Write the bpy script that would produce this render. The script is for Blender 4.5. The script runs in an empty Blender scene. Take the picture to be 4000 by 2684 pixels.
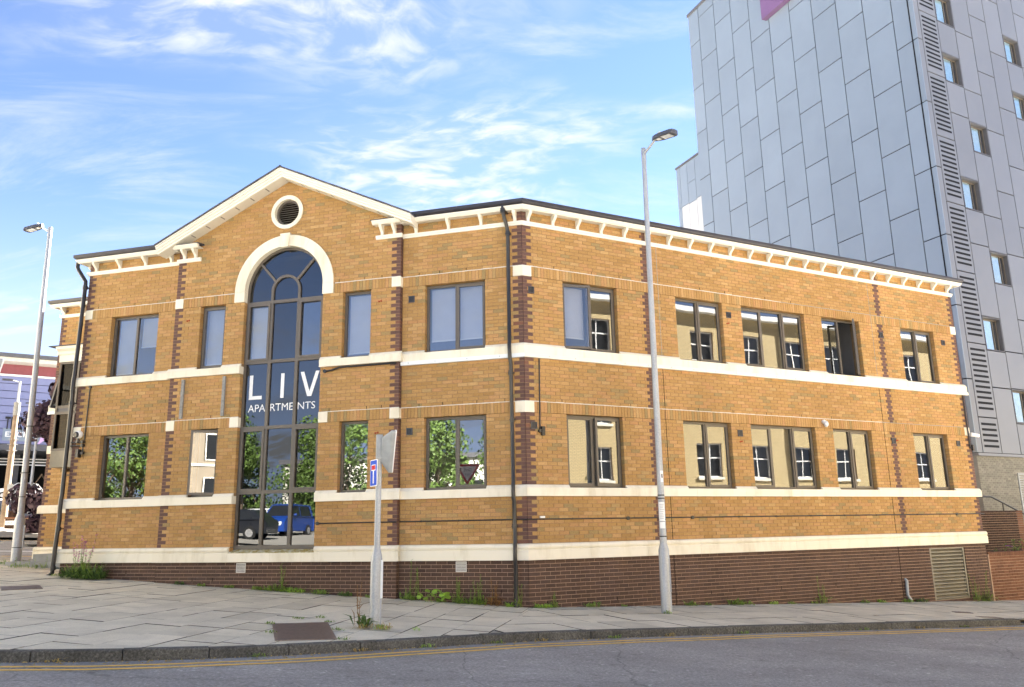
import bpy, bmesh, math, random
from mathutils import Vector, Matrix, noise
random.seed(7)
SC = bpy.context.scene
COL = SC.collection
rad = math.radians

# ------------------------------------------------------------------ camera
cam_d = bpy.data.cameras.new('camera')
cam = bpy.data.objects.new('camera', cam_d); COL.objects.link(cam)
CP = Vector((-0.175075, -15.971522, 0.310483))
CR = Vector((0.99982743, 0.00800599, -0.01676332))
CU = Vector((0.01812435, -0.22240744, 0.97478533))
CF = Vector((-0.00407584, 0.97492094, 0.22251416))
m = Matrix.Identity(4)
for i in range(3):
    m[i][0] = CR[i]; m[i][1] = CU[i]; m[i][2] = -CF[i]; m[i][3] = CP[i]
cam.matrix_world = m
cam_d.sensor_width = 36.0; cam_d.lens = 28.307; cam_d.clip_start = 0.05; cam_d.clip_end = 3000
SC.camera = cam
FPX = 28.307 / 36 * 1024

# ------------------------------------------------------------------ sky + sun
SUN_AZ = rad(45.0)      # clockwise from +Y (behind the buildings, to the right)
SUN_EL = rad(34.0)
world = bpy.data.worlds.new('World'); SC.world = world; world.use_nodes = True
wn = world.node_tree.nodes; wl = world.node_tree.links; wn.clear()
def N(nodes, t, **kw):
    n = nodes.new(t)
    for k, v in kw.items():
        if k.startswith('_'): n.inputs[k[1:].replace('_', ' ')].default_value = v
        else: setattr(n, k, v)
    return n
CLX, CLY, CLX2 = 3.1, 1.2, 5.1
def build_world():
    sky = N(wn, 'ShaderNodeTexSky', sky_type='NISHITA', sun_disc=False)
    sky.sun_elevation = SUN_EL; sky.sun_rotation = SUN_AZ
    sky.air_density = 0.26; sky.dust_density = 0.0; sky.ozone_density = 0.15; sky.altitude = 100
    tc = N(wn, 'ShaderNodeTexCoord')
    sep = N(wn, 'ShaderNodeSeparateXYZ'); wl.new(tc.outputs['Generated'], sep.inputs[0])
    zz = N(wn, 'ShaderNodeMath', operation='MAXIMUM'); wl.new(sep.outputs['Z'], zz.inputs[0]); zz.inputs[1].default_value = 0.0
    za = N(wn, 'ShaderNodeMath', operation='ADD'); wl.new(zz.outputs[0], za.inputs[0]); za.inputs[1].default_value = 0.16
    dx = N(wn, 'ShaderNodeMath', operation='DIVIDE'); wl.new(sep.outputs['X'], dx.inputs[0]); wl.new(za.outputs[0], dx.inputs[1])
    dy = N(wn, 'ShaderNodeMath', operation='DIVIDE'); wl.new(sep.outputs['Y'], dy.inputs[0]); wl.new(za.outputs[0], dy.inputs[1])
    cmb = N(wn, 'ShaderNodeCombineXYZ'); wl.new(dx.outputs[0], cmb.inputs[0]); wl.new(dy.outputs[0], cmb.inputs[1])
    # warp the lookup a little so that banks and wisps curl
    wn0 = N(wn, 'ShaderNodeTexNoise'); wl.new(cmb.outputs[0], wn0.inputs['Vector']); wn0.inputs['Scale'].default_value = 0.9; wn0.inputs['Detail'].default_value = 2
    wsub = N(wn, 'ShaderNodeVectorMath', operation='SUBTRACT'); wl.new(wn0.outputs['Color'], wsub.inputs[0]); wsub.inputs[1].default_value = (.5, .5, .5)
    wsc = N(wn, 'ShaderNodeVectorMath', operation='SCALE'); wl.new(wsub.outputs[0], wsc.inputs[0]); wsc.inputs['Scale'].default_value = 0.55
    wad = N(wn, 'ShaderNodeVectorMath', operation='ADD'); wl.new(cmb.outputs[0], wad.inputs[0]); wl.new(wsc.outputs[0], wad.inputs[1])
    # broad banks of cloud
    mp = N(wn, 'ShaderNodeMapping'); wl.new(wad.outputs[0], mp.inputs['Vector'])
    mp.inputs['Rotation'].default_value = (0, 0, rad(24)); mp.inputs['Scale'].default_value = (0.7, 1.15, 1)
    mp.inputs['Location'].default_value = (CLX, CLY, 0)
    n1 = N(wn, 'ShaderNodeTexNoise'); wl.new(mp.outputs[0], n1.inputs['Vector'])
    n1.inputs['Scale'].default_value = 1.5; n1.inputs['Detail'].default_value = 3
    r1 = N(wn, 'ShaderNodeMapRange', interpolation_type='SMOOTHSTEP'); wl.new(n1.outputs['Fac'], r1.inputs['Value'])
    r1.inputs['From Min'].default_value = 0.47; r1.inputs['From Max'].default_value = 0.70
    # broken, mackerel texture inside the banks
    mp2 = N(wn, 'ShaderNodeMapping'); wl.new(wad.outputs[0], mp2.inputs['Vector'])
    mp2.inputs['Rotation'].default_value = (0, 0, rad(-32)); mp2.inputs['Scale'].default_value = (1.0, 1.7, 1)
    n2 = N(wn, 'ShaderNodeTexNoise'); wl.new(mp2.outputs[0], n2.inputs['Vector'])
    n2.inputs['Scale'].default_value = 11.0; n2.inputs['Detail'].default_value = 5; n2.inputs['Roughness'].default_value = 0.55; n2.inputs['Distortion'].default_value = 0.4
    r2 = N(wn, 'ShaderNodeMapRange', interpolation_type='SMOOTHSTEP'); wl.new(n2.outputs['Fac'], r2.inputs['Value'])
    r2.inputs['From Min'].default_value = 0.36; r2.inputs['From Max'].default_value = 0.74; r2.inputs['To Min'].default_value = 0.12
    ml = N(wn, 'ShaderNodeMath', operation='MULTIPLY'); wl.new(r1.outputs[0], ml.inputs[0]); wl.new(r2.outputs[0], ml.inputs[1])
    # streaky veil
    mp3 = N(wn, 'ShaderNodeMapping'); wl.new(wad.outputs[0], mp3.inputs['Vector'])
    mp3.inputs['Rotation'].default_value = (0, 0, rad(-35)); mp3.inputs['Scale'].default_value = (0.8, 2.4, 1); mp3.inputs['Location'].default_value = (CLX2, .4, 0)
    n3 = N(wn, 'ShaderNodeTexNoise'); wl.new(mp3.outputs[0], n3.inputs['Vector'])
    n3.inputs['Scale'].default_value = 1.5; n3.inputs['Detail'].default_value = 8; n3.inputs['Roughness'].default_value = 0.66; n3.inputs['Distortion'].default_value = 0.5
    r3 = N(wn, 'ShaderNodeMapRange', interpolation_type='SMOOTHSTEP'); wl.new(n3.outputs['Fac'], r3.inputs['Value'])
    r3.inputs['From Min'].default_value = 0.48; r3.inputs['From Max'].default_value = 0.84; r3.inputs['To Max'].default_value = 0.6
    mx = N(wn, 'ShaderNodeMath', operation='MAXIMUM'); wl.new(ml.outputs[0], mx.inputs[0]); wl.new(r3.outputs[0], mx.inputs[1])
    # low cloud and haze thicken towards the horizon
    hz = N(wn, 'ShaderNodeMapRange', interpolation_type='SMOOTHSTEP'); wl.new(zz.outputs[0], hz.inputs['Value'])
    hz.inputs['From Min'].default_value = 0.0; hz.inputs['From Max'].default_value = 0.40; hz.inputs['To Min'].default_value = 0.72; hz.inputs['To Max'].default_value = 0.0
    ad = N(wn, 'ShaderNodeMath', operation='ADD', use_clamp=True); wl.new(mx.outputs[0], ad.inputs[0]); wl.new(hz.outputs[0], ad.inputs[1])
    mix = N(wn, 'ShaderNodeMix', data_type='RGBA')
    wl.new(ad.outputs[0], mix.inputs['Factor'])
    wl.new(sky.outputs[0], mix.inputs['A']); mix.inputs['B'].default_value = (1.48, 1.50, 1.53, 1)
    bg = N(wn, 'ShaderNodeBackground'); wl.new(mix.outputs['Result'], bg.inputs['Color']); bg.inputs['Strength'].default_value = 0.05
    out = N(wn, 'ShaderNodeOutputWorld'); wl.new(bg.outputs[0], out.inputs[0])
build_world()
sl = bpy.data.lights.new('sun', 'SUN'); sl.energy = 5.0; sl.angle = rad(0.5); sl.color = (1.0, 0.94, 0.84)
so = bpy.data.objects.new('sun', sl); COL.objects.link(so)
sund = Vector((math.sin(SUN_AZ) * math.cos(SUN_EL), math.cos(SUN_AZ) * math.cos(SUN_EL), math.sin(SUN_EL)))
so.rotation_euler = sund.to_track_quat('Z', 'Y').to_euler(); so.location = (60, 80, 70)
SC.view_settings.view_transform = 'Standard'; SC.view_settings.look = 'None'
SC.view_settings.exposure = 4.0; SC.view_settings.gamma = 1.0; SC.view_settings.use_curve_mapping = False
SC.render.engine = 'CYCLES'

# ------------------------------------------------------------------ materials
MATS = {}
def lin(c):
    return tuple(c) + (1,) if len(c) == 3 else c
class MatB:
    def __init__(s, name, rough=0.8, spec=0.3, metal=0.0):
        s.m = bpy.data.materials.new(name); s.m.use_nodes = True; MATS[name] = s.m
        s.t = s.m.node_tree; s.n = s.t.nodes; s.l = s.t.links
        s.b = s.n['Principled BSDF']; s.b.inputs['Roughness'].default_value = rough
        s.b.inputs['Specular IOR Level'].default_value = spec; s.b.inputs['Metallic'].default_value = metal
        g = s.n.new('ShaderNodeNewGeometry'); s.pos = g.outputs['Position']; s.isl = g.outputs['Random Per Island']
        s._or = None
    def orand(s):
        if not s._or: s._or = s.n.new('ShaderNodeObjectInfo').outputs['Random']
        return s._or
    def noise(s, scale, detail=3, rough=0.5, vec=None, stretch=None, dist=0.0):
        n = s.n.new('ShaderNodeTexNoise'); n.inputs['Scale'].default_value = scale; n.inputs['Detail'].default_value = detail
        n.inputs['Roughness'].default_value = rough; n.inputs['Distortion'].default_value = dist
        v = vec or s.pos
        if stretch:
            mp = s.n.new('ShaderNodeMapping'); mp.inputs['Scale'].default_value = stretch; s.l.new(v, mp.inputs['Vector']); v = mp.outputs[0]
        s.l.new(v, n.inputs['Vector']); return n.outputs['Fac']
    def ramp(s, fac, stops, interp='LINEAR'):
        r = s.n.new('ShaderNodeValToRGB'); e = r.color_ramp.elements; r.color_ramp.interpolation = interp
        while len(e) < len(stops): e.new(0.5)
        for i, (p, c) in enumerate(stops):
            e[i].position = p; e[i].color = lin(c) if isinstance(c, (tuple, list)) else (c, c, c, 1)
        s.l.new(fac, r.inputs[0]); return r.outputs[0]
    def mix(s, fac, a, b, mode='MIX'):
        x = s.n.new('ShaderNodeMix'); x.data_type = 'RGBA'; x.blend_type = mode
        for k, v in (('Factor', fac), ('A', a), ('B', b)):
            if hasattr(v, 'node'): s.l.new(v, x.inputs[k])
            elif k == 'Factor': x.inputs[k].default_value = v
            else: x.inputs[k].default_value = lin(v)
        return x.outputs['Result']
    def math(s, op, a, b=None, clamp=False):
        x = s.n.new('ShaderNodeMath'); x.operation = op; x.use_clamp = clamp
        for i, v in enumerate((a, b)):
            if v is None: continue
            if hasattr(v, 'node'): s.l.new(v, x.inputs[i])
            else: x.inputs[i].default_value = v
        return x.outputs[0]
    def base(s, c):
        if hasattr(c, 'node'): s.l.new(c, s.b.inputs['Base Color'])
        else: s.b.inputs['Base Color'].default_value = lin(c)
        return s
    def rough(s, f): s.l.new(f, s.b.inputs['Roughness'])
    def bump(s, h, strength=0.3, dist=0.01):
        b = s.n.new('ShaderNodeBump'); b.inputs['Strength'].default_value = strength; b.inputs['Distance'].default_value = dist
        s.l.new(h, b.inputs['Height']); s.l.new(b.outputs[0], s.b.inputs['Normal'])
    def rnd(s):
        return s.math('FRACT', s.math('ADD', s.isl, s.orand()))

def simple(name, c, rough=0.7, spec=0.3, metal=0.0, var=0.12, scale=3.0, bump=0.0, bscale=60):
    M = MatB(name, rough, spec, metal)
    f = M.noise(scale, 5, 0.6)
    lo = tuple(x * (1 - var) for x in c); hi = tuple(min(1, x * (1 + var)) for x in c)
    M.base(M.ramp(f, [(0.3, lo), (0.7, hi)]))
    if bump: M.bump(M.noise(bscale, 3), bump, 0.004)
    return M

def brick_mat(name, stops, speck=0.55, speck_scale=95, rough=0.85):
    M = MatB(name, rough, 0.25)
    c = M.ramp(M.rnd(), stops)
    f = M.noise(speck_scale, 2, 0.6)
    sp = M.ramp(f, [(0.33, speck), (0.46, 1.0), (0.72, 1.12)])
    c = M.mix(1.0, c, sp, 'MULTIPLY')
    st = M.ramp(M.noise(0.7, 4, 0.6, stretch=(1, 1, .35)), [(0.3, .86), (0.65, 1.05)])
    c = M.mix(1.0, c, st, 'MULTIPLY')
    M.base(c); M.bump(M.noise(70, 4, .7), 0.5, 0.006)
    return M
brick_mat('brick_buff', [(0.0, (.37, .215, .078)), (0.2, (.43, .255, .098)), (0.42, (.40, .235, .085)), (0.6, (.46, .278, .112)), (0.75, (.45, .245, .105)), (0.88, (.50, .315, .135)), (0.94, (.33, .228, .098)), (1.0, (.30, .218, .100))])
brick_mat('brick_brown', [(0.0, (.105, .058, .050)), (0.5, (.130, .072, .060)), (0.9, (.150, .080, .064)), (1.0, (.20, .092, .058))], 0.85, 60, .7)
brick_mat('brick_plinth', [(0.0, (.066, .040, .031)), (0.35, (.080, .047, .035)), (0.7, (.094, .055, .040)), (1.0, (.080, .050, .041))], 0.8, 60, .75)
brick_mat('brick_red', [(0.0, (.125, .055, .032)), (0.5, (.155, .070, .038)), (1.0, (.185, .088, .05))], 0.75, 60, .8)
brick_mat('brick_grey', [(0.0, (.17, .165, .145)), (0.5, (.21, .205, .18)), (1.0, (.25, .24, .21))], 0.8, 60, .85)
brick_mat('brick_dark_and_shade', [(0.0, (.034, .019, .014)), (0.5, (.044, .024, .016)), (1.0, (.056, .030, .02))], 0.8, 60, .8)  # dark brown brick; on the stair wall, shade put into the colour
simple('mortar_buff', (.27, .180, .105), .95, .1, var=.15, scale=8)
simple('mortar_plinth', (.40, .28, .20), .95, .1, var=.15, scale=8)
simple('mortar_grey', (.30, .29, .26), .95, .1)
def stone():
    M = MatB('cream_stone', 0.75, 0.25)
    c = M.ramp(M.rnd(), [(0, (.74, .69, .565)), (.5, (.80, .75, .625)), (1, (.77, .725, .60))])
    st = M.ramp(M.noise(2.2, 6, .65, stretch=(1, 1, .3)), [(.28, (.80, .78, .72)), (.5, (1, 1, 1))])
    c = M.mix(1.0, c, st, 'MULTIPLY')
    M.base(c); M.bump(M.noise(40, 4), .12, .004)
stone()
def mossy():
    M = MatB('mossy_stone', .9, .2)
    f = M.noise(9, 6, .7); f2 = M.noise(30, 3)
    c = M.ramp(f, [(.35, (.62, .58, .46)), (.5, (.42, .38, .22)), (.6, (.36, .27, .07)), (.72, (.16, .15, .07))])
    M.base(c); M.bump(f2, .5, .01)
mossy()
simple('cream_paint', (.74, .71, .62), .5, .4, var=.05)
simple('white_metal', (.72, .76, .78), .4, .4, var=.05)
simple('white_paint', (.80, .80, .78), .45, .4, var=.04)
simple('sealant_white', (.62, .60, .55), .7, .2, var=.2, scale=15)
simple('black_plastic', (.018, .018, .020), .35, .5, var=.1)
simple('dark_eave', (.030, .028, .034), .35, .5, var=.2, scale=2)
simple('bronze_frame', (.115, .098, .080), .40, .45, var=.06)
simple('slate', (.085, .085, .095), .65, .3, var=.35, scale=12)
simple('blind_cloth', (.66, .66, .70), .9, .1, var=.04)
simple('dark_void', (.010, .010, .010), .9, .1)
simple('grey_timber', (.26, .26, .25), .85, .2, var=.25, scale=20)
simple('plaster', (.42, .42, .44), .9, .1, var=.05)
simple('rust', (.30, .06, .03), .8, .2, var=.4, scale=40)
simple('olive_louvre', (.21, .19, .145), .5, .4, var=.15)
simple('airbrick_plastic', (.60, .58, .54), .7, .3)
def galv():
    M = MatB('galvanised', .48, .5, .35)
    f = M.noise(3, 6, .65, stretch=(3, 3, .5)); f2 = M.noise(45, 2)
    c = M.ramp(f, [(.25, (.24, .255, .28)), (.55, (.33, .35, .38)), (.8, (.41, .43, .46))])
    c = M.mix(.25, c, M.ramp(f2, [(.3, (.3, .32, .34)), (.7, (.62, .64, .66))]))
    M.base(c)
galv()
def glass(name, refl_lo, refl_hi, tint, wob=0.35):
    M = MatB(name); M.n.remove(M.b)
    fr = M.n.new('ShaderNodeLayerWeight'); fr.inputs['Blend'].default_value = .35
    mr = M.n.new('ShaderNodeMapRange'); M.l.new(fr.outputs['Fresnel'], mr.inputs['Value'])
    mr.inputs['From Min'].default_value = 0; mr.inputs['From Max'].default_value = 1; mr.inputs['To Min'].default_value = refl_lo; mr.inputs['To Max'].default_value = refl_hi
    gl = M.n.new('ShaderNodeBsdfGlossy'); gl.inputs['Roughness'].default_value = 0.0; gl.inputs['Color'].default_value = (.95, .97, 1, 1)
    tr = M.n.new('ShaderNodeBsdfTransparent'); tr.inputs['Color'].default_value = lin(tint)
    b = M.n.new('ShaderNodeBump'); b.inputs['Strength'].default_value = wob; b.inputs['Distance'].default_value = .012
    M.l.new(M.noise(1.1, 0, .4), b.inputs['Height']); M.l.new(b.outputs[0], gl.inputs['Normal'])
    mx = M.n.new('ShaderNodeMixShader'); M.l.new(mr.outputs[0], mx.inputs[0]); M.l.new(tr.outputs[0], mx.inputs[1]); M.l.new(gl.outputs[0], mx.inputs[2])
    M.l.new(mx.outputs[0], M.n['Material Output'].inputs[0])
glass('glass', .135, .95, (.66, .68, .69), .14)
glass('glass_tint', .055, .85, (.10, .13, .17), .08)
glass('glass_dark', .004, .12, (.10, .12, .15), .05)
glass('glass_pale', .35, .95, (.75, .85, .88), .1)
def asphalt():
    M = MatB('asphalt', .92, .25)
    f = M.noise(150, 2, .6); g = M.noise(.55, 5, .6, stretch=(1, 1.6, 1)); h = M.noise(4.0, 4, .7)
    c = M.ramp(f, [(.25, (.195, .187, .174)), (.55, (.295, .284, .267)), (.78, (.41, .395, .373))])
    c = M.mix(1.0, c, M.ramp(g, [(.3, .80), (.7, 1.18)]), 'MULTIPLY')
    c = M.mix(1.0, c, M.ramp(h, [(.30, .72), (.42, 1.0)]), 'MULTIPLY')
    c = M.mix(1.0, c, M.ramp(M.noise(28, 3, .7), [(.32, .72), (.5, 1.0), (.70, 1.35)]), 'MULTIPLY')
    c = M.mix(1.0, c, M.ramp(M.noise(11, 2, .5), [(.66, 1.0), (.72, 1.5)]), 'MULTIPLY')
    # tar-sealed cracks
    v = M.n.new('ShaderNodeTexVoronoi'); v.feature = 'DISTANCE_TO_EDGE'; v.inputs['Scale'].default_value = .33
    wv = M.n.new('ShaderNodeMix'); wv.data_type = 'VECTOR'; wv.inputs['Factor'].default_value = .35
    nn = M.n.new('ShaderNodeTexNoise'); nn.inputs['Scale'].default_value = 1.3; nn.inputs['Detail'].default_value = 6; M.l.new(M.pos, nn.inputs['Vector'])
    M.l.new(M.pos, wv.inputs['A']); M.l.new(nn.outputs['Color'], wv.inputs['B']); M.l.new(wv.outputs['Result'], v.inputs['Vector'])
    c = M.mix(1.0, c, M.ramp(v.outputs['Distance'], [(0.0, .66), (.0014, .8), (.003, 1)]), 'MULTIPLY')
    M.base(c); M.bump(f, .7, .006)
asphalt()
def paving():
    M = MatB('paving', .85, .25)
    r = M.orand()
    c = M.ramp(r, [(0, (.54, .50, .385)), (.3, (.62, .58, .455)), (.6, (.58, .54, .425)), (.85, (.65, .60, .465)), (1, (.49, .455, .355))])
    f = M.noise(1.4, 6, .65); g = M.noise(55, 3, .6)
    c = M.mix(1.0, c, M.ramp(f, [(.3, .80), (.6, 1.06)]), 'MULTIPLY')
    c = M.mix(1.0, c, M.ramp(g, [(.3, .86), (.6, 1.05)]), 'MULTIPLY')
    M.base(c); M.bump(g, .3, .004)
paving()
simple('paving_joint', (.075, .066, .05), .95, .1, var=.3, scale=20)
simple('paving_bed', (.36, .335, .27), .95, .1, var=.3, scale=12)
def kerbm():
    M = MatB('kerb_stone', .9, .25)
    g = M.noise(38, 4, .75); f = M.noise(2.5, 5, .6)
    c = M.ramp(g, [(.3, (.03, .03, .027)), (.52, (.085, .083, .076)), (.72, (.17, .165, .15))])
    c = M.mix(1.0, c, M.ramp(f, [(.3, .75), (.65, 1.3)]), 'MULTIPLY')
    M.base(c); M.bump(g, .6, .006)
kerbm()
def yellow():
    M = MatB('yellow_line_paint', .8, .3)
    f = M.noise(5, 8, .75); g = M.noise(60, 3, .7)
    w = M.math('ADD', f, M.math('MULTIPLY', g, .5))
    c = M.mix(M.ramp(w, [(.80, 0.0), (.93, 1.0)]), (.74, .46, .085), (.24, .225, .19))
    M.base(c); M.bump(g, .4, .004)
yellow()
simple('white_line_paint', (.62, .62, .60), .8, .3, var=.25, scale=8)
simple('iron_cover', (.17, .125, .10), .55, .5, var=.25, scale=20)
simple('grey_stone_step', (.24, .25, .245), .85, .25, var=.2)
def ground_m():
    M = MatB('ground_mix', .92, .2)
    f = M.noise(.25, 5); g = M.noise(40, 3)
    M.base(M.mix(.5, M.ramp(f, [(.35, (.26, .255, .24)), (.65, (.36, .35, .32))]), M.ramp(g, [(.3, (.22, .22, .21)), (.7, (.40, .385, .36))])))
ground_m()
simple('bounce_yard', (.32, .305, .275), .9, .2, var=.15, scale=.8)  # car park lightened beyond its dark asphalt to bounce sunlight
simple('far_paving', (.22, .21, .19), .9, .2, var=.2, scale=2)
def panel_m(name, c, metal, rough):
    M = MatB(name, rough, .5, metal)
    a = M.ramp(M.rnd(), [(0, tuple(x * .95 for x in c)), (.5, c), (1, tuple(x * 1.05 for x in c))])
    a = M.mix(1.0, a, M.ramp(M.noise(.6, 4, .6), [(.3, .95), (.7, 1.03)]), 'MULTIPLY')
    M.base(a); M.bump(M.noise(.9, 1), .03, .05)
panel_m('clad_blue', (.235, .285, .345), .25, .38)  # left tower face: sky reflection put into a bluer, lighter tint
panel_m('clad_grey', (.195, .20, .215), .25, .42)  # right tower face: duller light put into a greyer, darker tint
panel_m('clad_white', (.46, .48, .52), .0, .4)
simple('clad_joint', (.012, .013, .016), .8, .2)
simple('clad_reveal', (.10, .10, .11), .5, .4)
simple('purple_sign', (.15, .085, .19), .45, .4, var=.05)
simple('curtain', (.62, .74, .76), .8, .2, var=.12, scale=6)
simple('sign_blue', (.012, .085, .60), .6, .15, var=.03)
simple('sign_red', (.62, .015, .03), .6, .15, var=.03)
simple('sign_white', (.80, .80, .80), .4, .5, var=.02)
simple('sign_black', (.012, .012, .014), .4, .4)
simple('sign_grey', (.33, .35, .36), .5, .4, var=.15, scale=6)
simple('leaf_weed', (.17, .26, .045), .6, .3, var=.35, scale=14)
simple('leaf_bright', (.26, .42, .06), .55, .3, var=.25, scale=14)
simple('leaf_dark', (.085, .15, .035), .6, .3, var=.35, scale=14)
simple('leaf_tree', (.075, .125, .025), .6, .3, var=.5, scale=1.3)
simple('leaf_purple', (.045, .024, .036), .6, .3, var=.4, scale=4)
simple('leaf_dry', (.26, .14, .05), .8, .2, var=.4, scale=20)
simple('leaf_straw', (.36, .27, .10), .8, .2, var=.3, scale=20)
simple('flower_pink', (.62, .20, .45), .6, .3, var=.25, scale=30)
simple('flower_purple', (.30, .10, .50), .6, .3, var=.25, scale=30)
simple('bark', (.10, .075, .055), .9, .2, var=.3, scale=8)
simple('pole_wood', (.22, .165, .115), .85, .2, var=.25, scale=3)
simple('lavender_clad', (.20, .22, .38), .6, .3, var=.04)
simple('red_clad', (.22, .065, .075), .6, .3, var=.08)
simple('cream_clad', (.60, .58, .52), .6, .3)
simple('swoosh_pink', (.62, .42, .70), .5, .3)
simple('car_white', (.70, .71, .72), .25, .6, var=.02)
simple('car_blue', (.012, .05, .26), .25, .6, var=.03)
simple('car_dark', (.014, .016, .022), .22, .6, var=.03)
simple('car_glass', (.02, .022, .025), .08, .7)
simple('tyre', (.02, .02, .02), .85, .2)
simple('rim', (.45, .45, .46), .35, .5, .6)
simple('lamp_dark', (.07, .072, .085), .4, .5)
simple('lens_white', (.65, .68, .70), .3, .5)
simple('brownstone', (.30, .25, .185), .85, .2, var=.1, scale=1.2)
simple('sandstone', (.56, .48, .36), .85, .2, var=.1, scale=1.2)
def oppo():
    M = MatB('yellow_brick_wall', .85, .2)
    bt = M.n.new('ShaderNodeTexBrick'); bt.offset = .5; bt.inputs['Scale'].default_value = 1.0
    bt.inputs['Brick Width'].default_value = .225; bt.inputs['Row Height'].default_value = .075; bt.inputs['Mortar Size'].default_value = .013
    bt.inputs['Color1'].default_value = (.62, .48, .24, 1); bt.inputs['Color2'].default_value = (.74, .60, .33, 1); bt.inputs['Mortar'].default_value = (.24, .18, .10, 1)
    tc = M.n.new('ShaderNodeTexCoord'); sp = M.n.new('ShaderNodeSeparateXYZ'); cb = M.n.new('ShaderNodeCombineXYZ')
    M.l.new(tc.outputs['UV'], bt.inputs['Vector'])
    M.base(bt.outputs['Color'])
oppo()

# ------------------------------------------------------------------ helpers
def world_of(o):
    if o.parent: return world_of(o.parent) @ o.matrix_parent_inverse @ o.matrix_basis
    return o.matrix_basis.copy()
def par(o, p):
    o.parent = p; o.matrix_parent_inverse = world_of(p).inverted()
    return o
def tag(o, label=None, cat=None, group=None, kind=None):
    if label: o['label'] = label
    if cat: o['category'] = cat
    if group: o['group'] = group
    if kind: o['kind'] = kind
    return o
def empty(name, loc, label, cat, group=None):
    o = bpy.data.objects.new(name, None); COL.objects.link(o); o.location = loc; o.empty_display_size = .2
    return tag(o, label, cat, group)
class Face:
    """a vertical facade: u runs to the right as seen from outside, d outward, z up"""
    def __init__(s, o, e, n=None):
        s.o = Vector(o); s.e = Vector(e).normalized(); s.n = Vector(n) if n else Vector((s.e.y, -s.e.x, 0))
    def p(s, u, d, z): return Vector((s.o.x + s.e.x * u + s.n.x * d, s.o.y + s.e.y * u + s.n.y * d, s.o.z + z))
    def ang(s): return math.atan2(s.e.y, s.e.x)
    def hinge(s, u, d, a):
        c, q = math.cos(a), math.sin(a); e = Vector((s.e.x * c - s.e.y * q, s.e.x * q + s.e.y * c, 0))
        return Face(s.p(u, d, 0), e)
class MB:
    def __init__(s): s.v = []; s.f = []; s.uv = None
    def add(s, vs, fs):
        b = len(s.v); s.v += [tuple(x) for x in vs]; s.f += [tuple(i + b for i in f) for f in fs]; return s
    def box(s, F, u0, u1, d0, d1, z0, z1):
        P = F.p
        return s.add([P(u0, d0, z0), P(u1, d0, z0), P(u1, d1, z0), P(u0, d1, z0), P(u0, d0, z1), P(u1, d0, z1), P(u1, d1, z1), P(u0, d1, z1)],
                     [(0, 1, 2, 3), (7, 6, 5, 4), (0, 4, 5, 1), (1, 5, 6, 2), (2, 6, 7, 3), (3, 7, 4, 0)])
    def prism(s, F, prof, u0, u1, zf=None):
        """profile [(d,z)] swept from u0 to u1; u0/u1 may be functions of d (mitres); zf(u) lifts z"""
        n = len(prof); A = []; B = []
        for d, z in prof:
            a = u0(d) if callable(u0) else u0; b = u1(d) if callable(u1) else u1
            A.append(F.p(a, d, z + (zf(a) if zf else 0))); B.append(F.p(b, d, z + (zf(b) if zf else 0)))
        return s.add(A + B, [tuple(range(n - 1, -1, -1)), tuple(range(n, 2 * n))] + [(i, (i + 1) % n, (i + 1) % n + n, i + n) for i in range(n)])
    def poly(s, F, pts, d0, d1):
        """outline [(u,z)] extruded in depth d0..d1"""
        n = len(pts)
        return s.add([F.p(u, d0, z) for u, z in pts] + [F.p(u, d1, z) for u, z in pts],
                     [tuple(range(n)), tuple(range(2 * n - 1, n - 1, -1))] + [((i + 1) % n, i, i + n, (i + 1) % n + n) for i in range(n)])
    def quad(s, a, b, c, d): return s.add([a, b, c, d], [(0, 1, 2, 3)])
    def tube(s, pts, r, seg=10, cap=True):
        pts = [Vector(p) for p in pts]; rs = r if isinstance(r, (list, tuple)) else [r] * len(pts)
        b = len(s.v); up = Vector((0, 0, 1)); prev = None
        for i, p in enumerate(pts):
            t = (pts[min(i + 1, len(pts) - 1)] - pts[max(i - 1, 0)]).normalized()
            x = prev if prev is not None else (Vector((1, 0, 0)) if abs(t.z) > .9 else up.cross(t).normalized())
            x = (x - t * x.dot(t)).normalized(); prev = x; y = t.cross(x)
            for k in range(seg):
                a = 2 * math.pi * k / seg; s.v.append(tuple(p + (x * math.cos(a) + y * math.sin(a)) * rs[i]))
        for i in range(len(pts) - 1):
            for k in range(seg):
                s.f.append((b + i * seg + k, b + i * seg + (k + 1) % seg, b + (i + 1) * seg + (k + 1) % seg, b + (i + 1) * seg + k))
        if cap:
            s.f.append(tuple(b + k for k in range(seg - 1, -1, -1))); s.f.append(tuple(b + (len(pts) - 1) * seg + k for k in range(seg)))
        return s
    def ball(s, c, r, seg=10, rings=6, sc=(1, 1, 1)):
        c = Vector(c); b = len(s.v)
        for i in range(rings + 1):
            t = math.pi * i / rings
            for k in range(seg):
                a = 2 * math.pi * k / seg
                s.v.append((c.x + r * sc[0] * math.sin(t) * math.cos(a), c.y + r * sc[1] * math.sin(t) * math.sin(a), c.z + r * sc[2] * math.cos(t)))
        for i in range(rings):
            for k in range(seg): s.f.append((b + i * seg + k, b + (i + 1) * seg + k, b + (i + 1) * seg + (k + 1) % seg, b + i * seg + (k + 1) % seg))
        return s
    def mesh(s, name, mat, smooth=False):
        me = bpy.data.meshes.new(name); me.from_pydata(s.v, [], s.f); me.materials.append(MATS[mat]); me.update()
        if smooth:
            me.polygons.foreach_set('use_smooth', [True] * len(me.polygons))
            try: me.set_sharp_from_angle(angle=rad(40))
            except Exception: pass
        return me
    def build(s, name, mat, parent=None, smooth=False, **kw):
        o = bpy.data.objects.new(name, s.mesh(name, mat, smooth)); COL.objects.link(o)
        if parent: par(o, parent)
        return tag(o, **kw)
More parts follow.
